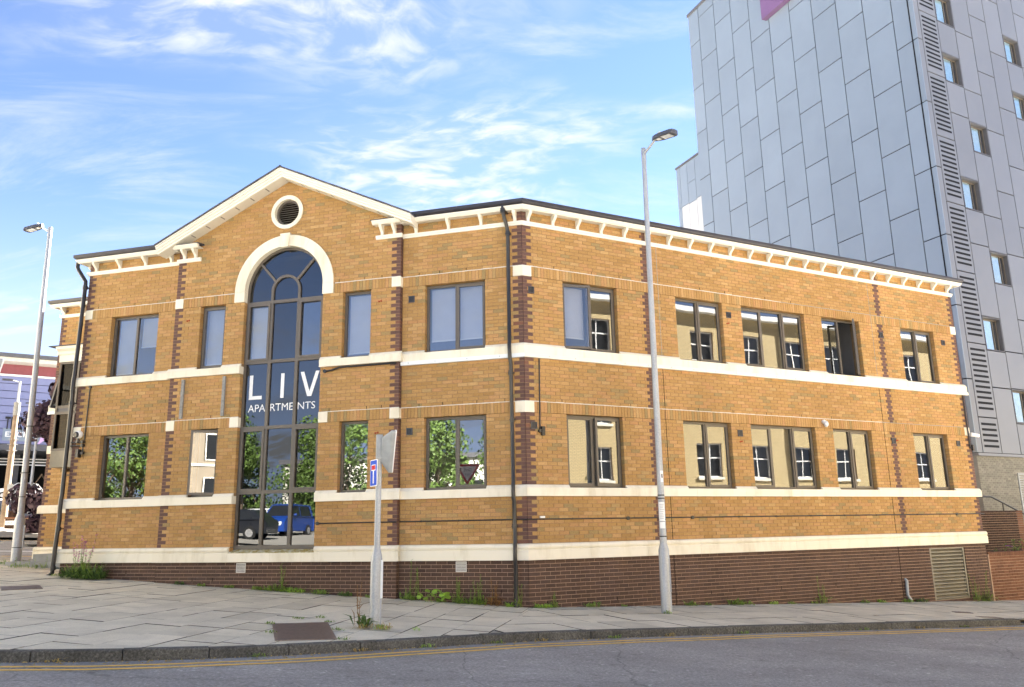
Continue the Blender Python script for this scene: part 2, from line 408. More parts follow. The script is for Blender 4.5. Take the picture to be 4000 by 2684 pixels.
def text_mb(F, string, u0, u1, z0, z1, d, th=.004, bold=0):
    """lettering built from the built-in typeface, fitted to a box on a facade"""
    cu = bpy.data.curves.new('lettering', 'FONT'); cu.body = string; cu.resolution_u = 3; cu.offset = bold
    ob = bpy.data.objects.new('lettering_tmp', cu); COL.objects.link(ob)
    dg = bpy.context.evaluated_depsgraph_get(); me = bpy.data.meshes.new_from_object(ob.evaluated_get(dg))
    xs = [v.co.x for v in me.vertices]; ys = [v.co.y for v in me.vertices]
    x0, x1, y0, y1 = min(xs), max(xs), min(ys), max(ys)
    M = MB(); vs = []
    for v in me.vertices:
        vs.append(F.p(u0 + (v.co.x - x0) / (x1 - x0) * (u1 - u0), d, z0 + (v.co.y - y0) / (y1 - y0) * (z1 - z0)))
    M.add(vs, [tuple(p.vertices) for p in me.polygons])
    bpy.data.objects.remove(ob); bpy.data.curves.remove(cu); bpy.data.meshes.remove(me)
    return M
def proj_area(F, u0, u1, d, z0, z1):
    def pj(p):
        q = p - CP; z = q.dot(CF)
        if z < .5: return None
        x, y = q.dot(CR) / z * FPX, q.dot(CU) / z * FPX
        return (x, y) if abs(x) < 515 and abs(y) < 346 else None
    a, b, c = pj(F.p(u0, d, z0)), pj(F.p(u1, d, z0)), pj(F.p(u0, d, z1))
    if not (a and b and c): return 0
    return abs((b[0] - a[0]) * (c[1] - a[1]) - (b[1] - a[1]) * (c[0] - a[0]))

# ------------------------------------------------------------------ ground
GA, GB, GC = -0.05364812, 0.00866691, -1.17948579
def gz(x, y):
    z = GA * x + GB * y + GC
    w = -0.53 * (x - CP.x) + 0.848 * (y - CP.y)
    if x < -9: z += 0.036 * max(0, w - 46) * min(1, (-9 - x) / 8)
    return z
ROAD_D = -0.115
def road_z(x, y): return gz(x, y) + ROAD_D

aL, aR = 0.26802866, 0.47185829
FL = Face((0, 0, 0), (math.cos(aL), -math.sin(aL), 0)); NL = FL.n
FR = Face((0, 0, 0), (math.cos(aR), math.sin(aR), 0)); NR = FR.n
def L(s, d=0, z=0): return FL.p(-s, d, z)
def R(s, d=0, z=0): return FR.p(s, d, z)

def grid_sheet(name, x0, x1, y0, y1, nx, ny, zf, mat, **kw):
    M = MB()
    for j in range(ny + 1):
        for i in range(nx + 1):
            x = x0 + (x1 - x0) * i / nx; y = y0 + (y1 - y0) * j / ny; M.v.append((x, y, zf(x, y)))
    for j in range(ny):
        for i in range(nx): a = j * (nx + 1) + i; M.f.append((a, a + 1, a + nx + 2, a + nx + 1))
    return M.build(name, mat, **kw)
grid_sheet('ground', -420, 420, -420, 420, 84, 84, lambda x, y: gz(x, y) - .30, 'ground_mix', kind='structure')
grid_sheet('road', -120, 60, -40, 124, 90, 82, lambda x, y: road_z(x, y), 'asphalt', kind='structure')

# kerb line (front face, top edge) measured along the street
KERB = [(-30, -11.5), (-16, -8.9), (-9.5, -7.45), (-7.2, -6.97), (-5.88, -6.67), (-5.0, -6.42), (-4.2, -6.10), (-3.36, -5.68), (-2.6, -5.22), (-1.98, -4.80), (-1.15, -4.22), (-0.30, -3.66), (0.7, -3.10), (1.705, -2.58), (2.9, -1.98), (4.125, -1.36), (5.5, -0.72), (6.896, -0.06), (8.4, 0.66), (9.3, 1.10), (10.05, 1.46), (16, 4.35), (26, 9.3)]
def kerb_pt(t):
    i = int(t); i = max(0, min(len(KERB) - 2, i)); a = Vector(KERB[i]); b = Vector(KERB[i + 1]); return a + (b - a) * (t - i)
def resample(step):
    out = [Vector(KERB[0])]; acc = 0
    for i in range(len(KERB) - 1):
        a, b = Vector(KERB[i]), Vector(KERB[i + 1]); n = max(1, int((b - a).length / .02))
        for k in range(1, n + 1):
            p = a + (b - a) * k / n; acc += (b - a).length / n
            if acc >= step: out.append(p); acc = 0
    return out
def kerb_near(x, y):
    best = None
    for i in range(len(KERB) - 1):
        a, b = Vector(KERB[i]), Vector(KERB[i + 1]); ab = b - a; t = max(0, min(1, (Vector((x, y)) - a).dot(ab) / ab.length_squared))
        q = a + ab * t; dd = (q - Vector((x, y))).length
        if best is None or dd < best[0]: best = (dd, q, ab.normalized())
    return best
def build_pavement():
    inner = [p for p in KERB]
    pts = [Vector(p) for p in KERB]
    M = MB()
    # base sheet below the slabs: strip from the kerb back to and under the walls
    back = []
    for p in pts:
        if p.x < -9.5: back.append(Vector((p.x * .45 - 9.6, 9.0 + (p.x + 20) * .25)) if p.x > -20 else Vector((p.x, 1.0)))
        elif p.x < -.2: s = -p.x * 1.03; q = L(min(s + 1.2, 11), -.6); back.append(Vector((q.x, q.y)))
        else:
            s = p.x * .9 + p.y * .45 ; q = R(max(.3, s + .4), -.6); back.append(Vector((q.x, q.y)))
    for i in range(len(pts)):
        for k in range(9):
            q = pts[i].lerp(back[i], k / 8); off = .06 if k == 0 else 0
            M.v.append((q.x, q.y + off, gz(q.x, q.y) - .013))
    for i in range(len(pts) - 1):
        for k in range(8):
            a = i * 9 + k; M.f.append((a, a + 9, a + 10, a + 1))
    pv = M.build('pavement', 'paving_bed', kind='structure')
    # ---- slabs
    def clip(poly, n, c):   # keep n.p <= c
        out = []
        for i in range(len(poly)):
            a, b = poly[i], poly[(i + 1) % len(poly)]; da, db = n.dot(a) - c, n.dot(b) - c
            if da <= 0: out.append(a)
            if (da < 0 < db) or (db < 0 < da): out.append(a + (b - a) * (da / (da - db)))
        return out
    count = 0
    nL2, nR2 = Vector((NL.x, NL.y)), Vector((NR.x, NR.y)); eL2 = Vector((FL.e.x, FL.e.y)); eR2 = Vector((FR.e.x, FR.e.y))
    def put(poly, th=.05):
        nonlocal count
        c = sum(poly, Vector((0, 0))) / len(poly)
        dd, q, t = kerb_near(c.x, c.y); kn = Vector((t.y, -t.x))
        dd2 = [kerb_near(v.x, v.y) for v in poly]
        poly = clip(poly, kn, kn.dot(q) - .118)
        if len(poly) < 3: return
        a = sum(poly[i].cross(poly[(i + 1) % len(poly)]) for i in range(len(poly))) / 2
        if abs(a) < .02: return
        if a < 0: poly = poly[::-1]
        c = sum(poly, Vector((0, 0))) / len(poly)
        # only what the street could show
        q3 = Vector((c.x, c.y, gz(c.x, c.y))) - CP; dz = q3.dot(CF)
        if dz < 1 or abs(q3.dot(CR) / dz * FPX) > 640: return
        tx, ty, dz0 = random.uniform(-.004, .004), random.uniform(-.004, .004), random.uniform(-.004, .003)
        g = .0065
        ins = []
        for i in range(len(poly)):
            p0, p1, p2 = poly[i - 1], poly[i], poly[(i + 1) % len(poly)]
            v = (c - p1); ins.append(p1 + v.normalized() * min(g * 1.3, v.length * .4))
        n = len(ins); M = MB()
        top = [(p.x, p.y, gz(p.x, p.y) + dz0 + tx * (p.x - c.x) + ty * (p.y - c.y)) for p in ins]
        M.add(top + [(x, y, z - th) for x, y, z in top], [tuple(range(n))] + [((i + 1) % n, i, i + n, (i + 1) % n + n) for i in range(n)])
        o = M.build('paving_slab', 'paving', pv); o.data.materials.append(MATS['paving_joint']); count += 1
        for pl in o.data.polygons[1:]: pl.material_index = 1
    # field in front of the gabled facade: courses run out from the wall
    ax = Vector((math.cos(rad(80.5)), math.sin(rad(80.5)))); bx = Vector((math.cos(rad(-13.5)), math.sin(rad(-13.5))))
    W, H = .59, .905
    # seam at the corner
    seam_n = Vector((1, 0)) ; sd = Vector((.19, .98)); seam_n = Vector((sd.y, -sd.x)); seam_c = seam_n.dot(Vector((-.02, -.45)))
    for i in range(-26, 4):
        off = (i % 2) * .45 + random.uniform(-.08, .08); y = -11.0 + off
        wj = 0
        while y < 12:
            hh = H * random.choice((1, 1, 1, .75, .66))
            o = bx * (i * W) + ax * y
            quad = [o, o + bx * W, o + bx * W + ax * hh, o + ax * hh]; y += hh
            c = sum(quad, Vector((0, 0))) / 4
            if c.x < -19 or c.x > 1.5: continue
            dd, q, t = kerb_near(c.x, c.y)
            if Vector((t.y, -t.x)).dot(c - q) > .75: continue
            if c.x > -10.9 and nL2.dot(c) < -.3: continue
            if -.53 * (c.x - CP.x) + .848 * (c.y - CP.y) > 30.2: continue
            if c.x <= -10.9 and nL2.dot(c) < (-3.4 if c.x > -15 else -9): continue
            quad = clip(quad, seam_n, seam_c)
            if len(quad) >= 3: put(quad)
    # field along the street facade
    rows = [(-.1, .36, .62), (.36, 1.22, .66), (1.22, 2.12, .74), (2.12, 3.05, .68), (3.05, 3.9, .66)]
    for ri, (o0, o1, w) in enumerate(rows):
        s = -3.2 + ri * .31
        while s < 17:
            ww = w * random.choice((1, 1, 1, 1.25, .8))
            sk = .10   # courses lean slightly off square to the wall
            quad = [eR2 * (s + sk * o0) + nR2 * o0, eR2 * (s + sk * o1) + nR2 * o1, eR2 * (s + ww + sk * o1) + nR2 * o1, eR2 * (s + ww + sk * o0) + nR2 * o0]; s += ww
            c = sum(quad, Vector((0, 0))) / 4
            dd, q, t = kerb_near(c.x, c.y)
            if Vector((t.y, -t.x)).dot(c - q) > .6: continue
            quad = clip(quad, -seam_n, -seam_c)
            if len(quad) >= 3: put(quad)
    # ---- kerb stones
    ks = resample(.915)
    for i in range(len(ks) - 1):
        a, b = ks[i], ks[i + 1]
        q3 = Vector((a.x, a.y, gz(a.x, a.y))) - CP; dz = q3.dot(CF)
        if dz < 1 or abs(q3.dot(CR) / dz * FPX) > 620: continue
        t = (b - a).normalized(); n = Vector((t.y, -t.x)); g = t * .006
        j = random.uniform(-.006, .006); M = MB(); prof = [(-.135, -.2), (-.135, .004), (-.022, .006), (-.006, -.001), (0, -.018), (.010, -.2)]
        drop = .07 if a.x > 10.0 else 0
        for p in (a + g, b - g):
            for d, z in prof:
                q = p + n * d; M.v.append((q.x, q.y, gz(q.x, q.y) + z + j - (drop if z > -.1 else 0)))
        k = len(prof)
        M.f = [tuple(range(k - 1, -1, -1)), tuple(range(k, 2 * k))] + [(i2, i2 + 1, i2 + 1 + k, i2 + k) for i2 in range(k - 1)]
        M.f = [f[::-1] for f in M.f]
        M.build('kerb_stone', 'kerb_stone', pv)
    # ---- double yellow lines
    for off, wd in ((.24, .075), (.43, .075)):
        M = MB(); rs = resample(.3)
        for i, p in enumerate(rs):
            t = (rs[min(i + 1, len(rs) - 1)] - rs[max(0, i - 1)]).normalized(); n = Vector((t.y, -t.x)); w0 = .01 * math.sin(i * .9)
            for d in (off + w0, off + wd + w0):
                q = p + n * d; M.v.append((q.x, q.y, road_z(q.x, q.y) + .004))
        M.f = [(2 * i, 2 * i + 1, 2 * i + 3, 2 * i + 2) for i in range(len(rs) - 1)]
        M.build('yellow_line', 'yellow_line_paint', kind='structure')
    return count
NSLAB = build_pavement()

# ------------------------------------------------------------------ the brick apartment building
BLD = empty('apartment_building', (0, 0, gz(0, 0)), 'two-storey buff brick apartment building with cream bands, pediment and tall arched window', 'building')
GD = .1125                      # the gabled bay stands this far proud
CO = .075                       # brick course
S_GR, S_GL, S_LE, S_RE = 2.684, 8.356, 11.02, 13.773
GC_S = 5.52                     # centre of the gable
ZT = 6.525
H1, H2 = (2.55, 2.775), (5.40, 5.625)
SILLZ = (0.90, 3.75)            # underside of the two cream sill bands
WT = 1.065 - .90                # flat part of a sill band
# openings: (s0, s1) per facade
OP_R = [(.955, 2.32), (3.93, 5.29), (5.885, 7.93), (8.535, 9.885), (11.46, 12.81)]
OP_LB = [(8.905, 10.235)]
OP_G = [(3.376, 4.04), (7.0, 7.66)]
OP_RB = [(.822, 2.158)]
TALL = (4.535, 6.505)
ARC_Z, ARC_RI, ARC_RO = 5.645, .985, 1.242
BRICKS = {'brick': [], 'quoin_brick': [], 'soldier_brick': [], 'plinth_brick': []}
BMAT = {'brick': 'brick_buff', 'quoin_brick': 'brick_brown', 'soldier_brick': 'brick_buff', 'plinth_brick': 'brick_plinth'}
def put_brick(kind, F, u0, u1, d, z0, z1, depth, wall, gap=.005):
    if u1 - u0 < .018: return
    BRICKS[kind].append((F, u0 + gap, u1 - gap, d + random.uniform(-.0015, .0015), z0 + gap, z1 - gap, depth, wall))
def sub(spans, a, b):
    out = []
    for x, y in spans:
        if b <= x or a >= y: out.append((x, y)); continue
        if a > x: out.append((x, a))
        if b < y: out.append((b, y))
    return out
def lay(F, d, depth, ua, ub, z0, n, holes, wall, mortar, kind='brick', k0=0, quoin=(), extra=None, skip=()):
    """running-bond courses between ua and ub; quoin = [(u, direction, parity, long, short)]"""
    for k in range(n):
        za, zb = z0 + k * CO, z0 + (k + 1) * CO; zm = (za + zb) / 2
        spans = [(ua, ub)]
        for h in holes:
            if h[2] < zm < h[3]: spans = sub(spans, h[0], h[1])
        if extra: spans = extra(spans, za, zb)
        kk = k + k0
        for a, b in spans:
            mortar.box(F, a + .013, b - .013, d - .30, d - .007, za, zb)
        for (u, sgn, parity, lg, sh) in quoin:
            ln = lg if (kk + parity) % 2 == 0 else sh
            if sgn == 0: q0, q1 = u - ln / 2, u + ln / 2
            else: q0, q1 = (u, u + ln) if sgn > 0 else (u - ln, u)
            ok = any(a - .02 <= q0 and b + .02 >= q1 for a, b in spans)
            if ok:
                spans = sub(spans, q0, q1); put_brick('quoin_brick', F, q0, q1, d, za, zb, depth, wall)
        off = (kk % 2) * .1125 + .03
        for a, b in spans:
            g = math.floor((a - off) / .225) * .225 + off; cuts = [a]
            x = g + .225
            while x < b - .03:
                if x > a + .03: cuts.append(x)
                x += .225
            cuts.append(b)
            for i in range(len(cuts) - 1): put_brick(kind, F, cuts[i], cuts[i + 1], d, za, zb, depth, wall)
def soldiers(F, d, depth, ua, ub, z0, z1, holes, wall, mortar, off=0.0):
    spans = [(ua, ub)]
    for a, b in holes: spans = sub(spans, a, b)
    for a, b in spans:
        mortar.box(F, a + .011, b - .011, d - .30, d - .007, z0 + .007, z1)
        n = max(1, round((b - a) / .075)); w = (b - a) / n
        for i in range(n): put_brick('soldier_brick', F, a + i * w, a + (i + 1) * w, d + .001, z0, z1, depth, wall, .0045)

def facade(F, d, ua, ub, ops, quoin, name, zbase, top=ZT, extra=None, extra_hi=None, holes=(), blocks=(), k0=0, plinth=True, tall=None, friezes=True):
    """one stretch of wall from the ground to the eaves"""
    W = BLDWALL.setdefault(name, bpy.data.objects.new('wall', None))
    mort = MB(); mp = MB()
    dep = .118
    oph = []
    for a, b in ops:
        oph += [(a, b, 1.0, 2.55), (a, b, 3.85, 5.40)]
    for h in holes: oph.append(h)
    if tall: oph.append((tall[0], tall[1], -.2, 5.45))
    wall = name
    if plinth:
        nb = int(math.ceil((-.311 - zbase) / CO))
        lay(F, d, dep, ua, ub, -.311 - nb * CO, nb, [h for h in holes if h[3] < 0], wall, mp, 'plinth_brick', k0=nb % 2)
    lay(F, d, dep, ua, ub, -.31, 4, oph, wall, mort, 'brick', 0)             # hidden behind the plinth band
    lay(F, d, dep, ua, ub, 0.0, 12, oph, wall, mort, 'brick', k0, quoin)
    spb = [(a, b) for a, b in ops] + ([tall] if tall else [])
    for zz in (.90, 3.75):
        spans = [(ua, ub)]
        for a, b in ([tall] if tall else []): spans = sub(spans, a, b)
        for a, b in spans: mort.box(F, a + .003, b - .003, d - .30, d - .012, zz, zz + .165 if zz < 1 else zz + .165)
        sp2 = spans
        for a, b in ops: sp2 = sub(sp2, a, b)
        for a, b in sp2: mort.box(F, a + .003, b - .003, d - .30, d - .006, zz + .165, zz + .225)
    lay(F, d, dep, ua, ub, 1.125, 19, oph, wall, mort, 'brick', k0 + 1, quoin)
    soldiers(F, d, dep, ua, ub, *H1, list(blocks) + ([tall] if tall else []), wall, mort)
    lay(F, d, dep, ua, ub, 2.775, 13, oph, wall, mort, 'brick', k0, quoin)
    lay(F, d, dep, ua, ub, 3.975, 19, oph, wall, mort, 'brick', k0 + 1, quoin)
    bl2 = list(blocks)
    if tall: bl2 = [b for b in blocks if not (GC_S * -1 - 1.8 < b[0] < GC_S * -1 + 1.8)] + [(tall[0] - .27, tall[1] + .27)]
    soldiers(F, d, dep, ua, ub, *H2, bl2, wall, mort)
    lay(F, d, dep, ua, ub, 5.625, 16, oph, wall, mort, 'brick', k0, quoin, extra)
    if extra_hi: lay(F, d, dep, ua, ub, 6.825, 19, oph, wall, mort, 'brick', k0, (), extra_hi)
    W = mort.build('wall', 'mortar_buff', BLD); BLDWALL[name] = W
    if plinth: BLDWALL[name + '_p'] = mp.build('plinth', 'mortar_plinth', BLD)
BLDWALL = {}
mid_q = [(0, -1, 0, .215, .1025)]
facade(FL, 0, -S_GR, 0, [(-b, -a) for a, b in OP_RB], [(0, -1, 0, .215, .1025)], 'rb', -1.25, blocks=[(-.205, 0)])
facade(FL, 0, -S_LE, -S_GL, [(-b, -a) for a, b in OP_LB], [(-S_LE, 1, 0, .215, .1025)], 'lb', -.9, blocks=[(-S_LE, -S_LE + .205)])
def arch_extra(spans, za, zb):
    zm = (za + zb) / 2; h = zm - ARC_Z; ro = ARC_RO - .05
    if h < ro: w = math.sqrt(max(0, ro * ro - max(0, h) ** 2)); spans = sub(spans, -GC_S - w, -GC_S + w)
    return spans
VZ, VR = 7.452, .405
def gable_extra(spans, za, zb):
    zm = (za + zb) / 2
    w = (8.176 - za) / .443 + .04
    spans = [(max(a, -GC_S - w), min(b, -GC_S + w)) for a, b in spans if min(b, -GC_S + w) - max(a, -GC_S - w) > .02]
    spans = arch_extra(spans, za, zb)
    h = abs(zm - VZ); r = VR - .04
    if h < r: w = math.sqrt(r * r - h * h); spans = sub(spans, -GC_S - w, -GC_S + w)
    return spans
tallu = (-TALL[1], -TALL[0])
facade(FL, GD, -S_GL, -S_GR, [(-b, -a) for a, b in OP_G], [(-S_GL, 1, 1, .215, .1025), (-S_GR, -1, 0, .215, .1025)], 'gb', -1.15, extra=arch_extra, extra_hi=gable_extra,
       blocks=[(-S_GL, -S_GL + .205), (-S_GR - .205, -S_GR), (tallu[0] - .21, tallu[0]), (tallu[1], tallu[1] + .21)], tall=tallu)
facade(FR, 0, 0, S_RE, OP_R, [(0, 1, 1, .215, .1025), (3.16, 0, 0, .30, .17), (10.68, 0, 1, .225, .1125), (S_RE, -1, 0, .215, .1025)], 'rf', -1.85,
       blocks=[(0, .205), (S_RE - .205, S_RE)], holes=[(11.51, 12.885, -1.69, -.36)])
# side wing set back to the left
FW = Face(FL.p(0, -3.0, 0), FL.e)
facade(FW, 0, -14.8, -S_LE, [], [(-14.8, 1, 0, .215, .1025)], 'wg', -.6, blocks=[(-14.8, -14.8 + .205)], holes=[(-14.05, -12.6, 2.0, 5.0)])

def flush_bricks():
    shared = {}
    for kind, lst in BRICKS.items():
        sc = sorted(range(len(lst)), key=lambda i: -proj_area(lst[i][0], lst[i][1], lst[i][2], lst[i][3], lst[i][4], lst[i][5]))
        top = set(sc[:298]); rest = MB()
        for i, (F, u0, u1, d, z0, z1, depth, wall) in enumerate(lst):
            if i in top:
                ln, h = round(u1 - u0, 3), round(z1 - z0, 3); key = (kind, ln, h, depth)
                if key not in shared:
                    F0 = Face((0, 0, 0), (1, 0, 0)); shared[key] = MB().box(F0, 0, ln, -depth, 0, 0, h).mesh(kind, BMAT[kind])
                o = bpy.data.objects.new(kind, shared[key]); COL.objects.link(o)
                o.location = F.p(u0, d, z0); o.rotation_euler = (0, 0, F.ang())
                w = BLDWALL[wall + '_p'] if kind == 'plinth_brick' else BLDWALL[wall]
                o.parent = w; o.matrix_parent_inverse = world_of(w).inverted()
            else:
                rest.box(F, u0, u1, d - depth, d, z0, z1)
        if rest.v: rest.build(kind, BMAT[kind], BLD, kind='stuff')
flush_bricks()

# ---- inner structure: floors, partitions, back walls and roof deck
TH = math.tan((aL + aR) / 2)
def shell():
    P = [L(S_LE, -.3), L(0, -.3) + FL.e * (-.3 * TH), R(S_RE, -.3), R(S_RE, -9), R(2.0, -11.5), L(3, -11), L(S_LE, -11)]
    for z, th in ((-.25, .12), (3.28, .28), (6.42, .12)):
        n = len(P); M = MB()
        M.add([(p.x, p.y, z) for p in P] + [(p.x, p.y, z + th) for p in P], [tuple(range(n - 1, -1, -1)), tuple(range(n, 2 * n))] + [(i, (i + 1) % n, (i + 1) % n + n, i + n) for i in range(n)])
        M.build('floor_slab', 'plaster', BLD)
    M = MB(); M.box(FL, -S_LE, .5, -4.3, -4.2, -.2, 6.4); M.box(FR, -.5, S_RE, -4.5, -4.4, -.2, 6.4)
    for s in (2.7, 4.3, 6.7, 8.3): M.box(FL, -s - .05, -s + .05, -4.2, -.31, -.1, 6.4)
    for s in (3.3, 5.6, 8.2, 10.7): M.box(FR, s - .05, s + .05, -4.4, -.31, -.1, 6.4)
    M.build('partition', 'plaster', BLD)
    M = MB(); F = Face(L(S_LE), (-NL.x, -NL.y, 0))
    Fb = Face(L(S_LE, -3.0), (-NL.x * -1, -NL.y * -1, 0))
    M.add([L(S_LE, -.02, -2), L(S_LE, -12, -2), L(S_LE, -12, 6.9), L(S_LE, -.02, 6.9)], [(0, 1, 2, 3)])
    M.add([L(S_LE - .3, -.32, -2), L(S_LE - .3, -12, -2), L(S_LE - .3, -12, 6.9), L(S_LE - .3, -.32, 6.9)], [(3, 2, 1, 0)])
    M.add([R(S_RE, -.02, -3), R(S_RE, -9.3, -3), R(S_RE, -9.3, 6.9), R(S_RE, -.02, 6.9)], [(3, 2, 1, 0)])
    q = [R(S_RE, -9.3), R(2, -12), L(3, -12), L(S_LE, -12), L(14.8, -12), L(14.8, -3.02)]
    for a, b in zip(q[:-1], q[1:]): M.add([(a.x, a.y, -3), (b.x, b.y, -3), (b.x, b.y, 6.9), (a.x, a.y, 6.9)], [(0, 1, 2, 3)])
    M.build('rear_wall', 'brick_buff', BLD)
    # shallow roof
    e = -.05; E = [L(S_LE + e, e, 6.99), FL.p(e * TH, e, 6.99), R(S_RE + e, e, 6.99), R(S_RE + e, -9.5, 6.99), L(3, -12.3, 6.99), L(S_LE + e, -12.3, 6.99)]
    I = [L(S_LE - 4, -4.5, 7.45), FL.p(-4.5 * TH, -4.5, 7.45), R(S_RE - 4, -4.5, 7.45), R(S_RE - 4, -5, 7.45), L(3, -7, 7.45), L(S_LE - 4, -7, 7.45)]
    n = 6; M = MB(); M.add(E + I, [(i, (i + 1) % n, (i + 1) % n + n, i + n) for i in range(n)] + [tuple(range(n, 2 * n))])
    M.add([v - Vector((0, 0, .03)) for v in E], [tuple(range(n - 1, -1, -1))])
    M.build('roof', 'slate', BLD)
    e = .05; E = [L(14.8 + e, -3 + e, 6.99), L(S_LE - .1, -3 + e, 6.99), L(S_LE - .1, -12, 6.99), L(14.8 + e, -12, 6.99)]
    M = MB(); M.add(E + [v - Vector((0, 0, .03)) for v in E], [(0, 1, 2, 3), (7, 6, 5, 4)]); M.build('roof', 'slate', BLD)
shell()

# ---- cream stone bands, laid stone by stone
PL = [(-.02, -.31), (.058, -.31), (.058, -.125), (.050, -.118), (.036, -.112), (.046, -.100), (.058, -.082), (.063, -.060), (.058, -.036), (.044, -.014), (.022, -.003), (-.02, .0)]
PLW = [(-.13, -.31), (.058, -.31), (.058, -.125), (.045, -.115), (-.13, -.055)]
def run_stones(F, prof, ua, ub, d, name, mat='cream_stone', step=1.42, mita=None, mitb=None, jitter=0):
    n = max(1, round((ub - ua) / step)); w = (ub - ua) / n
    for i in range(n):
        a, b = ua + i * w, ub if i == n - 1 else ua + (i + 1) * w
        pa = (lambda q, a=a: mita(q)) if (i == 0 and mita) else a + (.0015 if i else 0)
        pb = (lambda q, b=b: mitb(q)) if (i == n - 1 and mitb) else b - (.0015 if i < n - 1 else 0)
        j = random.uniform(-.0015, .0015)
        MB().prism(F, [(x + d + j, z) for x, z in prof], pa, pb).build(name, mat, BLD)
mL = lambda q: q * TH
mR = lambda q: -q * TH
def bands():
    # plinth course
    run_stones(FL, PL, -S_GR, 0, 0, 'plinth_stone', mitb=mL)
    run_stones(FR, PL, 0, S_RE + .058, 0, 'plinth_stone', mita=mR)
    run_stones(FL, PL, -S_LE - .058, -S_GL, 0, 'plinth_stone')
    run_stones(FL, PL, -S_GL - .058, -TALL[1] - .03, GD, 'plinth_stone')
    run_stones(FL, PL, -TALL[0] + .03, -S_GR + .058, GD, 'plinth_stone')
    run_stones(FL, PLW, -TALL[1] - .028, -TALL[0] + .028, GD, 'sill_stone', 'mossy_stone', step=3)
    run_stones(FL, [(.03, -.309), (.0585, -.309), (.0585, -.127), (.03, -.127)], -TALL[1] - .028, -TALL[0] + .028, GD + .0012, 'plinth_stone', step=1.1)
    run_stones(FW, PL, -14.8 - .058, -12.2, 0, 'plinth_stone')
    # sill courses
    def sill(F, d, ua, ub, z0, ops, mita=None, mitb=None):
        prof = [(-.11, z0), (.062, z0), (.064, z0 + .158), (.060, z0 + .165), (-.11, z0 + .168)]
        run_stones(F, prof, ua, ub, d, 'sill_stone', mita=mita, mitb=mitb)
        spans = [(ua, ub)]
        for a, b in ops: spans = sub(spans, a - .004, b + .004)
        for a, b in spans:
            pr = [(-.005, z0 + .169), (.058, z0 + .1655), (.052, z0 + .178), (.012, z0 + .222), (-.005, z0 + .2245)]
            pa = mita if (mita and a == ua) else a
            pb = mitb if (mitb and b == ub) else b
            MB().prism(F, [(x + d, z) for x, z in pr], pa, pb).build('sill_weathering', 'cream_stone', BLD)
    for z0 in SILLZ:
        sill(FL, 0, -S_GR, 0, z0, [(-b, -a) for a, b in OP_RB], mitb=mL)
        sill(FR, 0, 0, S_RE + .06, z0, OP_R, mita=mR)
        sill(FL, 0, -S_LE - .06, -S_GL, z0, [(-b, -a) for a, b in OP_LB])
        sill(FL, GD, -S_GL - .06, tallu[0], z0, [(-b, -a) for a, b in OP_G])
        sill(FL, GD, tallu[1], -S_GR + .06, z0, [(-b, -a) for a, b in OP_G])
        sill(FW, 0, -14.86, -14.05, z0, [])
        if z0 < 1: sill(FW, 0, -14.05, -12.0, z0, [])
    # metal flashing under the upper sill course
    fp = [(.0, 3.668), (.072, 3.668), (.072, 3.748), (.0, 3.748)]
    run_stones(FL, fp, -S_GR + .005, 0, 0, 'flashing_strip', 'white_metal', 2.4, mitb=mL)  # bluish tint: sky reflection on this side put into the colour
    run_stones(FR, fp, 0, S_RE + .09, 0, 'flashing_strip', 'cream_paint', 2.4, mita=mR)  # same pale metal in cream: warmer light put into the colour
    MB().prism(FW, fp, -14.87, -14.05).build('flashing_strip', 'white_metal', BLD)
    M = MB()
    for F, us in ((FL, [-2.5, -1.9, -1.2, -.5]), (FR, [.55 + i * .62 for i in range(22)])):
        for u in us: M.tube([F.p(u, .070, 3.71), F.p(u, .077, 3.71)], .011, 6)
    M.build('fixing_screw', 'sign_grey', BLD)
    # corner blocks
    def block(F, d, a, b, z, mita=None, mitb=None):
        pr = [(-.03, z + .004), (.007 + d, z + .004), (.007 + d, z + .221), (-.03, z + .221)]
        MB().prism(F, pr, mita or a, mitb or b).build('quoin_block', 'cream_stone', BLD)
    for z in (H1[0], H2[0]):
        block(FL, 0, -.205, 0, z, mitb=mL); block(FR, 0, 0, .205, z, mita=mR)
        block(FR, 0, S_RE - .205, S_RE + .007, z); block(FL, 0, -S_LE - .007, -S_LE + .205, z)
        block(FL, GD, -S_GL - .007, -S_GL + .205, z); block(FL, GD, -S_GR - .205, -S_GR + .007, z)
        block(FW, 0, -14.807, -14.6, z)
    block(FL, GD, tallu[0] - .21, tallu[0] + .004, H1[0]); block(FL, GD, tallu[1] - .004, tallu[1] + .21, H1[0])
    # pale sealant line above the soldier courses
    def seal(F, d, a, b, z, mat='sealant_white'):
        M = MB(); n = int((b - a) / .18) + 1; w = (b - a) / n
        for i in range(n):
            h = .007 + random.random() * .006; M.box(F, a + i * w, a + (i + 1) * w, d - .02, d + .005 + random.random() * .002, z - .004, z + h)
        M.build('sealant_line', mat, BLD)
    for z in (2.775, 5.625):
        seal(FL, 0, -S_GR, .001, z); seal(FR, 0, -.001, 7.2 if z > 3 else 10.3, z); seal(FR, 0, 7.2 if z > 3 else 10.3, S_RE, z, 'mortar_grey')
        seal(FL, 0, -S_LE, -S_GL, z)
        e = .29 if z > 3 else .0
        seal(FL, GD, -S_GL, tallu[0] - e, z); seal(FL, GD, tallu[1] + e, -S_GR, z)
